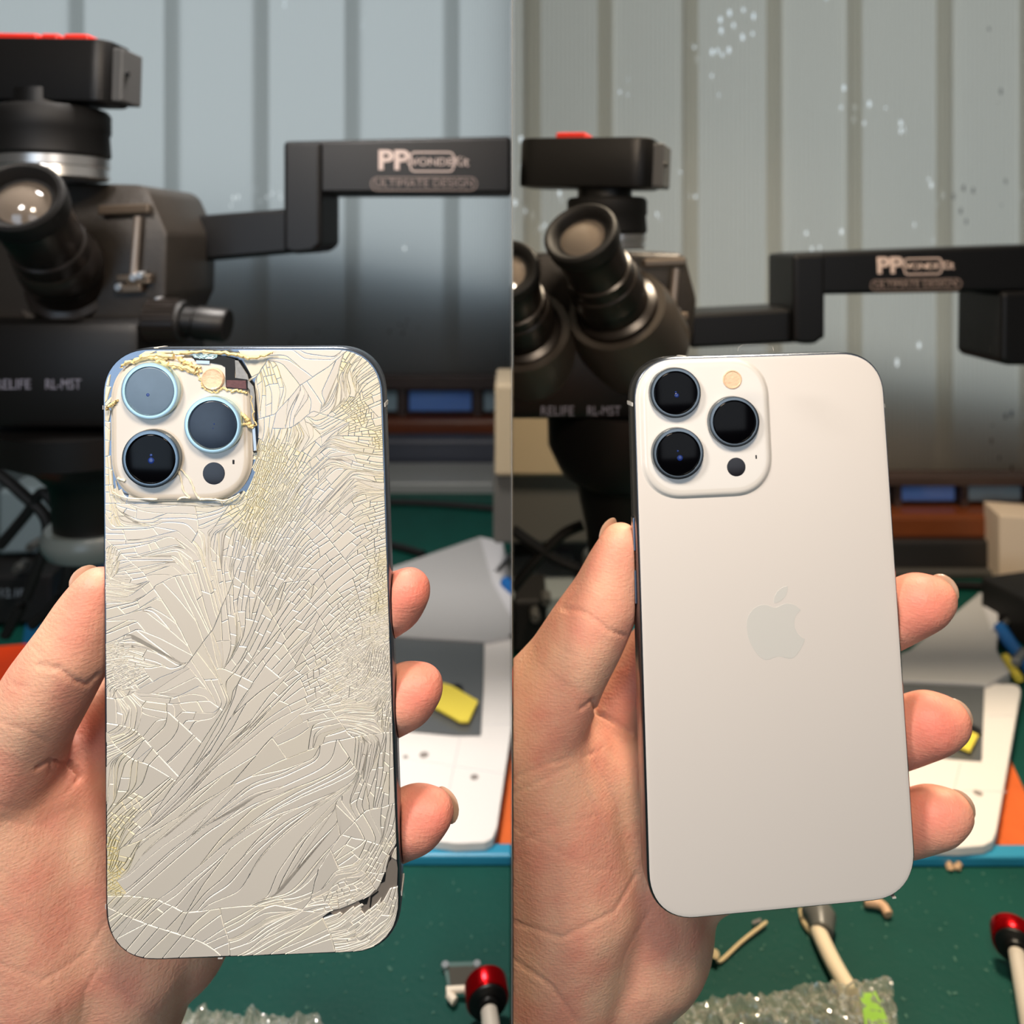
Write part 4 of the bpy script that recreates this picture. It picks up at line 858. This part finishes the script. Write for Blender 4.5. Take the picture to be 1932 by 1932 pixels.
    add(MB().lathe(ztop, zbot, [((ztop - c).length / LL, r) for c, r in col], 48), 'objective_column', M_black, clip=C)
    v0r, v1r, rr = G['ring']; zt = P(uc, v0r, Y0 + .06); zb = P(uc, v1r, Y0 + .06); rm = rr / FPX * (Y0 + .06)
    add(MB().lathe(zt, zb, [(0, rm * .93), (.3, rm), (.6, rm), (1, rm * .9)], 48), 'ring_light', mat('smoky_clear_rim', srgb(95, 104, 104), .3), clip=C)
    # writing on the body
    tl = G['text']; pt = P(tl[0], tl[1], Y0 + .0095)
    lettering('RELIFE', tl[2] / FPX * Y0, pt, (math.pi / 2, 0, 0), M_dim_print, root, sx=.9)
    pt = P(tl[3], tl[1], Y0 + .0095); lettering('RL-M5T', tl[2] / FPX * Y0, pt, (math.pi / 2, 0, 0), M_dim_print, root, sx=.76)
    # focus knobs
    if 'knob' in G:
        a0, a1, a2 = G['knob']; yk = Y0 + .028; A = P(a0[0], a0[1], yk); B_ = P(a1[0], a1[1], yk); r = a0[2] / FPX * yk
        kn = add(MB().lathe(A, B_, [(0, r * .8), (.1, r), (.9, r), (1, r * .9)], 36), 'focus_knob', M_rubber)
        rb = MB()
        for q in range(30):
            an = 2 * math.pi * q / 30; cc = A.lerp(B_, .5) + Vector((0, math.cos(an), math.sin(an))) * r; rb.box(cc, ((B_ - A).length * .8, .0024, .0024), (an, 0, 0))
        add(rb, 'knob_ribs', M_tube, kn, False)
        A = B_.copy(); B2 = P(a2[0], a2[1], yk); r2 = a2[2] / FPX * yk
        add(MB().lathe(A, B2, [(0, r2 * .9), (.25, r2 * .9), (.3, r2), (.94, r2), (1, r2 * .9)], 36), 'fine_knob', M_black)
    return root
def arm(side, label, G):
    Y0 = G['Y']; root = thing('boom_arm', label, 'arm', P(*G['lo'][0], Y0)); 
    for nm, key, dy, th in (('lower_arm', 'lo', .01, .05), ('elbow', 'el', 0, .06), ('upper_arm', 'up', .004, .045)):
        pts = clip_poly(G[key], 965 if side < 0 else 2200, -1); f = [P(u, v, Y0 + dy) for u, v in pts]; o = MB().prism(f, [p + Vector((0, th, 0)) for p in f], .003).build(nm, M_arm, root)
    if 'el2' in G:
        f = [P(u, v, Y0) for u, v in G['el2']]; MB().prism(f, [p + Vector((0, .06, 0)) for p in f], .003).build('elbow', M_arm, root)
    # printed logo: PP + boxed WONDER + kit, and a pill with the slogan
    u0, u1, v0, v1 = G['logo']; yy = Y0 + .0036; kx = 1 / FPX * yy; w = u1 - u0; h = v1 - v0; sl = G.get('slope', 0)
    rot = (math.pi / 2, 0, 0) if not sl else (math.pi / 2, -sl, 0); Rp = Euler((0, -sl, 0)).to_matrix()
    M_lp = mat('pinkish_print', srgb(196, 176, 168), .5)
    def T(txt, fu, fv, sz, sx=1, m=M_lp, bold=0): return lettering(txt, sz * h * kx, P(u0 + fu * w, v0 + fv * h + (fu - .5) * -math.tan(sl) * w, yy), rot, m, root, sx=sx, bold=bold)
    T('PP', .155, .27, .66, 1.15, bold=.0006)
    T('WONDER', .60, .30, .26, 1.15); T('Kit', .92, .29, .34, .9)
    T('ULTIMATE DESIGN', .5, .82, .27, 1.08, mat('dim_pinkish_print', srgb(128, 112, 106), .5))
    def outline_box(fu0, fv0, fu1, fv1, rad, lw, m, nm):
        a = P(u0 + fu0 * w, v0 + fv0 * h, yy); b = P(u0 + fu1 * w, v0 + fv1 * h, yy); cw, chh = b.x - a.x, a.z - b.z; cx, cz = (a.x + b.x) / 2, (a.z + b.z) / 2 ; mb = MB()
        o_ = rrect(cw, chh, rad * chh, 6, 2); i_ = rrect(cw - 2 * lw, chh - 2 * lw, max(rad * chh - lw, .0002), 6, 2); n = len(o_); sh = lambda x: x * math.tan(sl)
        vs = [Vector((cx + x, yy - .0003, cz + z + sh(x + cx - P(u0 + .5 * w, 0, yy).x))) for x, z in o_] + [Vector((cx + x, yy - .0003, cz + z + sh(x + cx - P(u0 + .5 * w, 0, yy).x))) for x, z in i_]
        mb.add(vs, [(k, (k + 1) % n, n + (k + 1) % n, n + k) for k in range(n)]); mb.build(nm, m, root)
    outline_box(.34, .04, .84, .54, .25, .0011, M_lp, 'logo_frame'); outline_box(-.10, .66, 1.10, 1.0, .5, .0008, MATS['dim_pinkish_print'], 'slogan_frame')
    return root
GL = dict(Y=.47, base=(190, 1020), cam=(-110, 70, 208, 188), camd=.032, camrz=-.06, camry=.03, red=[(.05, .53), (.56, .66), (.70, .85)],
    stack=[('neck', (30, 158, 176, 216), M_black), ('lens_mount', (6, 198, 208, 300), M_rubber), ('silver_collar', (10, 196, 296, 340), M_silver)],
    head=[(-60, 350), (120, 344), (262, 348), (282, 362), (316, 440), (313, 560), (285, 620), (160, 640), (-60, 640)],
    eye=[(34, 367, .42, 152, 560, .53, .0238)],
    br=dict(rod=[(261, 408), (252, 520)], bars=[(188, 386, 284, 404), (222, 518, 286, 530), (222, 536, 270, 552), (240, 528, 286, 536)], screws=[(222, 542), (250, 524), (262, 520), (296, 568)]),
    body=(-120, 606, 262, 812), axis=190, col=[(790, 170), (842, 166), (856, 140), (872, 112), (905, 84), (988, 78)], ring=(985, 1030, 98), text=(24, 726, 28, 119),
    knob=((278, 606, 40), (350, 606, 40), (430, 614, 32)))
GR = dict(Y=.47, base=(1190, 1040), cam=(985, 258, 1250, 352), camd=.04, camrz=-.36, camry=.04, red=[(.28, .50)],
    stack=[('neck', (1090, 1192, 345, 378), M_black), ('lens_mount', (1070, 1220, 374, 442), M_rubber), ('silver_collar', (1080, 1218, 440, 470), M_silver)],
    head=[(1010, 480), (1150, 474), (1286, 478), (1296, 490), (1316, 566), (1308, 640), (1270, 690), (1010, 690)],
    eye=[(1093, 436, .42, 1172, 600, .48, .0218), (948, 505, .43, 990, 640, .49, .0215)], clip=True,
    br=dict(rod=[(1276, 506), (1268, 588)], bars=[(1214, 488, 1294, 502), (1246, 590, 1298, 600), (1238, 602, 1276, 611), (1258, 596, 1298, 604)], screws=[(1242, 604), (1264, 592), (1278, 588), (1258, 606)]),
    body=(900, 622, 1240, 795), axis=1182, col=[(760, 150), (838, 148), (868, 134), (890, 122), (905, 96), (1000, 76), (1046, 72)], ring=(1044, 1070, 84), text=(1051, 776, 26, 1139))
scope(-1, 'black trinocular microscope head behind the shattered phone', GL)
scope(1, 'black trinocular microscope, two eyepieces, behind the intact phone', GR)
arm(-1, 'black jointed boom arm reaching to the microscope behind shattered phone', dict(Y=.56, lo=[(300, 412), (545, 393), (604, 396), (606, 470), (545, 478), (300, 500)], el=[(534, 268), (606, 266), (606, 462), (590, 476), (556, 480), (534, 474)], up=[(534, 266), (966, 256), (1100, 253), (1100, 366), (966, 366), (604, 366), (534, 366)], logo=(716, 884, 283, 360), slope=.0))
arm(1, 'black jointed boom arm reaching to the microscope behind intact phone', dict(Y=.58, lo=[(1302, 592), (1500, 582), (1556, 584), (1558, 640), (1500, 648), (1302, 658)], el=[(1498, 480), (1558, 478), (1558, 634), (1540, 650), (1515, 650), (1498, 646)], up=[(1498, 478), (1932, 462), (2100, 458), (2100, 550), (1932, 550), (1556, 556), (1498, 556)], el2=[(1892, 552), (2000, 548), (2000, 690), (1900, 690), (1890, 680)], logo=(1656, 1800, 484, 548), slope=.02))
# ------------------------------------------------------------------ things on the benches
def bench_things(S_):
    L_ = S_ < 0; lim = S_
    # note pad with rounded lower corner, fold lines and smudges
    pad_px = [(640, 1206), (982, 1204), (976, 1300), (938, 1560), (930, 1580), (915, 1588), (860, 1590), (828, 1586), (640, 1556)] if L_ else [(1600, 1292), (1910, 1290), (1922, 1294), (1926, 1302), (1880, 1568), (1872, 1586), (1856, 1594), (1810, 1598), (1740, 1596), (1600, 1560)]
    t = thing('note_pad', 'white note pad with creased cover, %s' % ('half behind the shattered phone' if L_ else 'half behind the intact phone'), 'paper', D(800 if L_ else 1800, 1400))
    slab(pad_px, .0072, .006, 'cover', M_paper, t, S_, .0008)
    for k, (a, b) in enumerate([((868, 1390), (845, 1500)), ((760, 1430), (950, 1460)), ((900, 1280), (975, 1280)), ((900, 1366), (972, 1366))] if L_ else [((1812, 1440), (1798, 1500)), ((1760, 1490), (1900, 1494)), ((1866, 1350), (1912, 1350))]):
        MB().tube([D(*a, .0133), D(*b, .0133)], .0003, 4).build('fold_line', M_gridline, t)
    for (u, v, r) in ([(800, 1424, .0035), (895, 1466, .003), (765, 1428, .002)] if L_ else [(1845, 1496, .003)]):
        p = D(u, v, .0133); MB().lathe(p, p + Vector((0, 0, .0003)), [(0, r), (1, r * .8)], 12).build('smudge', M_grease, t)
    # grey film bag with yellow tag
    bag = [(640, 1180), (740, 1186), (914, 1202), (912, 1300), (907, 1386), (860, 1386), (700, 1372), (640, 1366)] if L_ else [(1640, 1272), (1722, 1280), (1858, 1286), (1855, 1360), (1852, 1434), (1800, 1430), (1700, 1420), (1640, 1410)]
    t = thing('film_bag', 'grey antistatic film bag on the %s' % ('left note pad' if L_ else 'right note pad'), 'bag', D(800 if L_ else 1760, 1300))
    slab(bag, .0134, .0012, 'film', M_bag, t, S_)
    top = [(u, v) for u, v in bag[:3]]; MB().tube([D(u, v + 6, .0155) for u, v in top], .0012, 6).build('zip_edge', M_env, t)
    p = D(*((860, 1302) if L_ else (1835, 1380)), .0146); MB().lathe(p, p + Vector((0, 0, .002)), [(0, .0065), (1, .006)], 20).build('black_dot_magnet', M_dark, t)
    tag(slab([(834, 1288), (850, 1292), (902, 1322), (884, 1360), (868, 1360), (800, 1322)] if L_ else [(1760, 1340), (1812, 1372), (1846, 1386), (1830, 1416), (1800, 1404), (1750, 1372)], .0170, .0018, 'yellow_tag', M_yellow), 'bright yellow slip lying on the %s grey film bag' % ('left' if L_ else 'right'), 'slip')
    # glassine envelope
    env = [(640, 1110), (745, 1068), (906, 1012), (948, 1022), (966, 1080), (974, 1180), (960, 1200), (920, 1208), (640, 1190)] if L_ else [(1600, 1270), (1716, 1226), (1848, 1118), (1880, 1130), (1884, 1180), (1880, 1226), (1906, 1268), (1862, 1290), (1716, 1284), (1600, 1280)]
    e = slab(env, .0072, .010, 'glassine_envelope', M_env, None, S_, .001); tag(e, 'crumpled pale grey glassine envelope behind the %s bag' % ('left' if L_ else 'right'), 'envelope')
    f1 = [(906, 1014), (948, 1022), (974, 1180), (930, 1100)] if L_ else [(1848, 1118), (1880, 1130), (1884, 1180), (1870, 1190)]
    tri = clip_poly(f1, 965, -1) if L_ else f1; tp = [D(u, v, .0185) for u, v in tri]; MB().prism(tp, [p - Vector((0, 0, .001)) for p in tp]).build('folded_corner', M_gridline, e, clip=0).location = (0, 0, 0)
    ob = e.children[0] if e.children else None
    if ob: ob.data.transform(Matrix.Translation(Vector((0, 0, 0))))
    # orange board under the pad
    tag(slab([(800, 1380), (1000, 1380), (1000, 1592), (800, 1592)] if L_ else [(1800, 1428), (1904, 1428), (1932, 1490), (1990, 1596), (1800, 1598)], .0002, .0022, 'orange_board', M_orange, None, S_), 'orange board under the %s note pad' % ('left' if L_ else 'right'), 'board')
    # blue pliers / tweezers at the edge
    t = thing('pliers', 'blue handled pliers beside the %s envelope' % ('left' if L_ else 'right'), 'tool', D(955 if L_ else 1900, 1150))
    if L_:
        MB().tube([D(954, 1098, .02), D(975, 1130, .014)], .007, 10).build('handle', M_blue, t, True, clip=-1); MB().tube([D(952, 1146, .012), D(972, 1180, .008)], .004, 8).build('grip_inlay', M_yellow, t, True, clip=-1)
        MB().tube([D(936, 1080, .02), D(962, 1050, .02)], .003, 8).build('jaw', M_silver, t, True)
    else:
        MB().tube(smooth_curve([D(1888, 1186, .018), D(1912, 1222, .016), D(1950, 1270, .012)]), .0065, 10).build('handle', M_blue, t, True); MB().tube([D(1898, 1240, .012), D(1922, 1280, .008)], .004, 8).build('grip_inlay', M_yellow, t, True)
        MB().tube([D(1878, 1196, .016), D(1904, 1166, .016)], .0025, 8).build('jaw', M_silver, t, True); MB().tube([D(1916, 1250, .02), D(1932, 1230, .02)], .004, 8).build('rivet', M_silver, t, True)
    if not L_:
        tag(MB().box(D(1968, 1150, .024), (.085, .07, .048), (0, 0, .25), bev=.004).build('tool_case', M_rubber), 'black case behind the blue pliers at the right edge', 'box')
        a0 = P(1899, 1070, .845); b = MB().box((a0.x + .05, .845 + .03, .041 + .001), (.085, .05, .080), (0, 0, -.25), bev=.001).build('carton', mat('cream_card', srgb(228, 208, 186), .6)); tag(b, 'plain cream carton at the right edge, above the pliers', 'box')
    # strip and slate box along the back edge of the mat
    if L_:
        tag(MB().box((-.42, 1.235, .006), (.80, .11, .02), (0, 0, .0), bev=.002).build('aluminium_strip', M_greymetal), 'grey aluminium strip along the back of the left mat', 'strip')
        tag(MB().box((-.42, 1.33, .024), (.80, .05, .056), bev=.006).build('slate_bar', M_slate), 'long slate-grey bar under the left window sill', 'bar')
    else:
        tag(MB().box((.46, .8885, .0035), (.84, .012, .007), bev=.001).build('aluminium_strip', mat('dull_alloy', srgb(80, 78, 75), .4)), 'dull thin metal strip behind the right mat', 'strip')
        tag(MB().box((.46, .903, .018), (.84, .013, .040), bev=.003).build('slate_bar', mat('dark_slate', srgb(40, 38, 38), .45)), 'long dark bar under the right window sill', 'bar')
    # black cables lying over the mat
    cb = [[(700, 946), (820, 950), (966, 962)], [(700, 1020), (760, 1034), (800, 1046)]] if L_ else [[(1690, 1104), (1800, 1104), (1932, 1110)]]
    for i, c in enumerate(cb): tag(MB().tube(smooth_curve([D(u, v, .005) for u, v in c]), .0048, 8).build('cable', M_rubber, None, True, clip=S_ if L_ else 0), ['thick black cable across the back of the %s mat', 'short black cable end just above the %s envelope'][i] % ('left' if L_ else 'right'), 'cable')
    # crumbs and flecks on the mat
    p = D(*((845, 1617) if L_ else (1797, 1636)), .0); bm = MB(); rr = random.Random(3)
    for _ in range(7): bm.box(p + Vector((rr.uniform(-.004, .004), rr.uniform(-.003, .003), .0022)), (.0035, .003, .003), (rr.random(), rr.random(), rr.random()), bev=.0006)
    tag(bm.build('crumb_pile', M_crumb), 'small tan crumb heap on mat beside %s phone' % ('shattered' if L_ else 'intact'), 'crumbs')
    bm = MB(); rr = random.Random(5 if L_ else 6)
    for _ in range(110 if L_ else 150):
        u = rr.uniform(430, 960) if L_ else rr.uniform(1330, 1925); v = rr.uniform(1640, 1925); q = D(u, v, .0003); r = rr.choice([.0003, .0004, .0006, .0009]); bm.box(q, (r * rr.uniform(1, 3), r, .0004), (0, 0, rr.random() * 3))
    o = bm.build('lint', mat('pale_lint', srgb(70, 112, 98), .8)); o['kind'] = 'stuff'; tag(o, 'tiny pale lint specks strewn over the %s mat' % ('left' if L_ else 'right'), 'lint')
bench_things(-1); bench_things(1)
# red-capped screwdrivers
def driver(label, cap, shaft_to, clip=0):
    (u0, v0, r) = cap; t = thing('screwdriver', label, 'screwdriver', D(u0, v0, 0))
    A = D(u0, v0, .017); B_ = D(shaft_to[0], shaft_to[1], .0130); ax = (B_ - A).normalized()
    MB().lathe(A - ax * .0045, A + ax * .0045, [(0, r * .90), (.1, r), (.9, r), (1, r * .94)], 48).build('red_cap', M_redalu, t, True, clip=clip)
    MB().lathe(A + ax * .0046, A + ax * .0075, [(0, r * .90), (.3, r * .88), (.5, r * .5), (1, r * .45)], 36).build('collar', M_black, t, True, clip=clip)
    MB().lathe(A + ax * .009, B_, [(0, .0042), (.3, .0046), (1, .0052)], 24).build('shaft', mat('pearly_handle', srgb(225, 215, 200), .25, metal=.3), t, True, clip=clip)
    return t
driver('red capped screwdriver beside the small steel bracket, left mat', (918, 1872, .0110), (945, 2080))
driver('red capped screwdriver at the right edge of right mat', (1914, 1772, .0112), (1960, 2010))
# small steel bracket on a clear plate (left)
t = thing('metal_bracket', 'small dark bracket plate with pale clips by the left screwdriver', 'bracket', D(870, 1850))
slab([(836, 1822), (846, 1815), (896, 1814), (904, 1820), (914, 1850), (900, 1866), (846, 1866)], .001, .0012, 'clear_plate', mat('clear_grey_plate', srgb(86, 108, 104), .2), t, 0)
slab([(846, 1824), (896, 1822), (908, 1854), (896, 1862), (850, 1862)], .0023, .0008, 'dark_insert', mat('olive_insert', srgb(62, 58, 48), .5), t, 0)
for (u, v) in ((840, 1824), (900, 1822)): p = D(u, v, .0024); MB().lathe(p, p + Vector((0, 0, .0015)), [(0, .0022), (1, .002)], 14).build('screw_eye', M_silver, t, True)
MB().tube([D(842, 1868, .005), D(878, 1866, .005)], .0016, 8).build('bar', M_cream, t, True)
MB().tube([D(846, 1874, .004), D(858, 1890, .003)], .0022, 8).build('tab', M_cream, t, True)
# wire staple, cable and short offcut (right)
t = thing('wire_staple', 'bent cream wire staple on mat below the intact phone', 'staple', D(1395, 1775))
MB().tube(smooth_curve([D(1344, 1804, .006), D(1352, 1800, .003), D(1358, 1814, .002), D(1400, 1776, .0025), D(1446, 1740, .003)], 4), .0009, 8).build('wire', mat('cream_wire', srgb(220, 196, 150), .4), t, True)
MB().tube([D(1420, 1742, .002), D(1436, 1736, .004)], .0009, 8).build('bent_end', M_grease, t, True)
MB().lathe(D(1350, 1800, .002), D(1350, 1800, .007), [(0, .0022), (1, .002)], 12).build('end_bead', MATS['cream_wire'], t, True)
t = thing('charging_cable', 'cream cable with grey plug running under the bubble wrap', 'cable', D(1560, 1780))
MB().tube(smooth_curve([D(1544, 1756, .006), D(1560, 1792, .006), D(1584, 1838, .006), D(1614, 1886, .006), D(1650, 1945, .006)], 6), .0046, 12).build('cable_jacket', mat('cream_jacket', srgb(240, 222, 190), .45), t, True)
MB().tube([D(1535, 1712, .008), D(1550, 1732, .008), D(1552, 1758, .007)], [.0085, .0085, .006], 14).build('plug', mat('grey_plug', srgb(100, 100, 95), .35), t, True)
MB().tube(smooth_curve([D(1513, 1718, .004), D(1522, 1745, .003), D(1545, 1768, .003)]), .0022, 8).build('clip_wire', MATS['cream_wire'], t, True)
tag(MB().tube(smooth_curve([D(1630, 1700, .004), D(1655, 1704, .004), D(1668, 1712, .004), D(1676, 1726, .003)], 4), .0028, 10).build('tube_offcut', mat('tan_tube', srgb(205, 165, 130), .5), None, True), 'short bent tan tube offcut below corner of the intact phone', 'tube')
# bubble wrap
def bubble(name, label, px, seed, clip, green=None):
    """wrinkled clear wrap lying on the mat"""
    rr = random.Random(seed); m = MATS.get('bubble_film')
    if not m:
        m = mat('bubble_film', srgb(205, 205, 185), .08, Transmission_Weight=.72, IOR=1.35, Coat_Weight=1.0, Coat_Roughness=.1)
    P4 = [D(u, v, .0095 if green else .003) for u, v in px]; nx, ny = 120, 34; vs = []; fs = []
    from mathutils import noise
    for j in range(ny + 1):
        for i in range(nx + 1):
            a = P4[0].lerp(P4[1], i / nx); b = P4[3].lerp(P4[2], i / nx); p = a.lerp(b, j / ny); q = Vector((p.x * 120, p.y * 120, seed))
            hgt = .0075 * abs(noise.noise(q)) + .0030 * abs(noise.noise(q * 2.3))
            vs.append(p + Vector((.0012 * noise.noise(q * 3), .0012 * noise.noise(q * 3 + Vector((9, 0, 0))), hgt)))
    for j in range(ny):
        for i in range(nx): k = j * (nx + 1) + i; fs.append((k, k + 1, k + nx + 2, k + nx + 1))
    r = thing('bubble_wrap', label, 'wrap', P4[3]); mesh_obj('film', vs, fs, m, r, clip=clip)
    if green: slab(green, .0105, .0012, 'green_label', mat('lime_label', srgb(140, 190, 60), .5), r)
    return r
bubble('bubble_wrap', 'crinkled clear bubble wrap at the bottom, beside the left wrist', [(330, 1911), (600, 1926), (640, 1990), (300, 2010)], 3.3, 0)
bubble('bubble_wrap', 'crinkled clear bubble wrap with lime patch, bottom right', [(1175, 1912), (1681, 1853), (1702, 1990), (1120, 2040)], 8.1, 0, [(1622, 1876), (1652, 1870), (1690, 1960), (1640, 1975)])
# things in the dim left part of each bench
def back_clutter(S_):
    L_ = S_ < 0; T = (lambda a, b: a if L_ else b)
    # pale storage box behind the microscope column
    if L_:
        t = thing('storage_box', 'pale grey box in the dim corner behind the shattered phone', 'box', D(20, 1010))
        MB().box(P(-60, 845, .85) + Vector((0, .05, 0)), (.17, .10, .24), (0, 0, .15), bev=.004).build('body', mat('dark_grey_plastic', srgb(70, 78, 80), .5), t)  # two-tone box: body a darker grey than the lid
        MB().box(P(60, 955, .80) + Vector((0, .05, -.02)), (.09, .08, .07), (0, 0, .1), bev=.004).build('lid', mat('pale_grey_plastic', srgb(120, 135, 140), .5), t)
    else:
        t = thing('storage_box', 'beige and grey box in the dim corner behind the right microscope', 'box', P(1000, 1080, .8))
        MB().box(P(1000, 812, .80) + Vector((.012, .05, 0)), (.10, .10, .10), bev=.004).build('lid', mat('beige_plastic', srgb(185, 168, 140), .5), t)
        MB().box(P(1000, 960, .80) + Vector((.025, .06, -.0)), (.13, .10, .085), bev=.004).build('body', mat('grey_box_plastic', srgb(92, 90, 86), .5), t)
    tr = [(60, 1004), (96, 962), (130, 1000), (128, 1016), (60, 1016)] if L_ else [(966, 1050), (1080, 1042), (1086, 1126), (966, 1138)]
    tag(slab(tr, .004, .02, 'parts_tray', mat('tray_grey', srgb(130, 138, 140), .5), None, S_), 'pale parts tray behind black power unit, %s bench' % T('left', 'right'), 'tray')
    t = thing('power_unit', 'black power unit with two round knobs beside %s thumb' % T('left', 'right'), 'power unit', D(T(40, 1010), T(1180, 1240)))
    p = D(T(45, 985), T(1160, 1210), 0); MB().box(Vector((p.x if L_ else .018, p.y, .03)), (.085 if L_ else .032, .06, .05), (0, 0, T(.1, 0)), bev=.003).build('case', M_rubber, t)
    for (u, v) in T([(55, 1034), (30, 1075)], [(1031, 1137), (1010, 1168)]):
        q = P(u, v, p.y - .045); MB().lathe(q, q + Vector((0, .015, 0)), [(0, .0040), (.2, .0048), (1, .005)], 20).build('knob', mat('satin_knob', srgb(90, 90, 88), .35, metal=.5), t, True)
    if L_: lettering('12.18', 22 / FPX * (p.y - .04), P(22, 1120, p.y - .04), (math.pi / 2, 0, 0), mat('display_digits', srgb(120, 130, 140), .5), t, 'label_print')
    # dangling cables
    cs = T([[(0, 1030), (50, 970), (80, 930), (110, 960), (150, 1010), (190, 1060)], [(-20, 880), (40, 930), (90, 990), (60, 1100), (10, 1200)], [(100, 1010), (130, 1060), (110, 1130), (60, 1180)]], [[(968, 1000), (1010, 1030), (1060, 1060), (1120, 1080)], [(968, 1110), (1010, 1060), (1060, 1010), (1100, 990)]])
    for i, c in enumerate(cs): tag(MB().tube(smooth_curve([P(u, v, .60 + .0 * k) for k, (u, v) in enumerate(c)]), .0045, 8).build('cable', M_rubber, None, True, clip=S_ if not L_ else 0), 'black cable %s, %s bench' % (['looping over the pale box', 'hanging in front of the box', 'trailing beside the power unit'][i], T('left', 'right')), 'cable')
    if L_:
        tag(slab([(-40, 1222), (60, 1214), (88, 1222), (20, 1310), (-40, 1340)], .002, .014, 'orange_holder', mat('orange_red_plastic', srgb(240, 70, 20), .4), None), 'bright orange-red holder behind the left thumb at left edge', 'holder')
        tag(slab([(60, 1110), (200, 1060), (300, 1080), (300, 1230), (40, 1225)], .0005, .0025, 'blue_pad', mat('deep_blue_pad', srgb(10, 80, 120), .5), None), 'deep blue pad on the mat beside the left thumb', 'pad')
    else:
        tag(slab([(1150, 1170), (1230, 1130), (1230, 1260), (1120, 1300)], .0005, .0025, 'blue_pad', mat('teal_pad', srgb(20, 110, 120), .5), None), 'teal pad on the mat behind the right thumb', 'pad')
        tag(slab([(966, 1262), (984, 1264), (984, 1300), (966, 1300)], .002, .012, 'orange_holder', mat('orange_red_plastic', srgb(240, 70, 20), .4), None, 1), 'sliver of orange-red holder beside the right thumb base', 'holder')
back_clutter(-1); back_clutter(1)
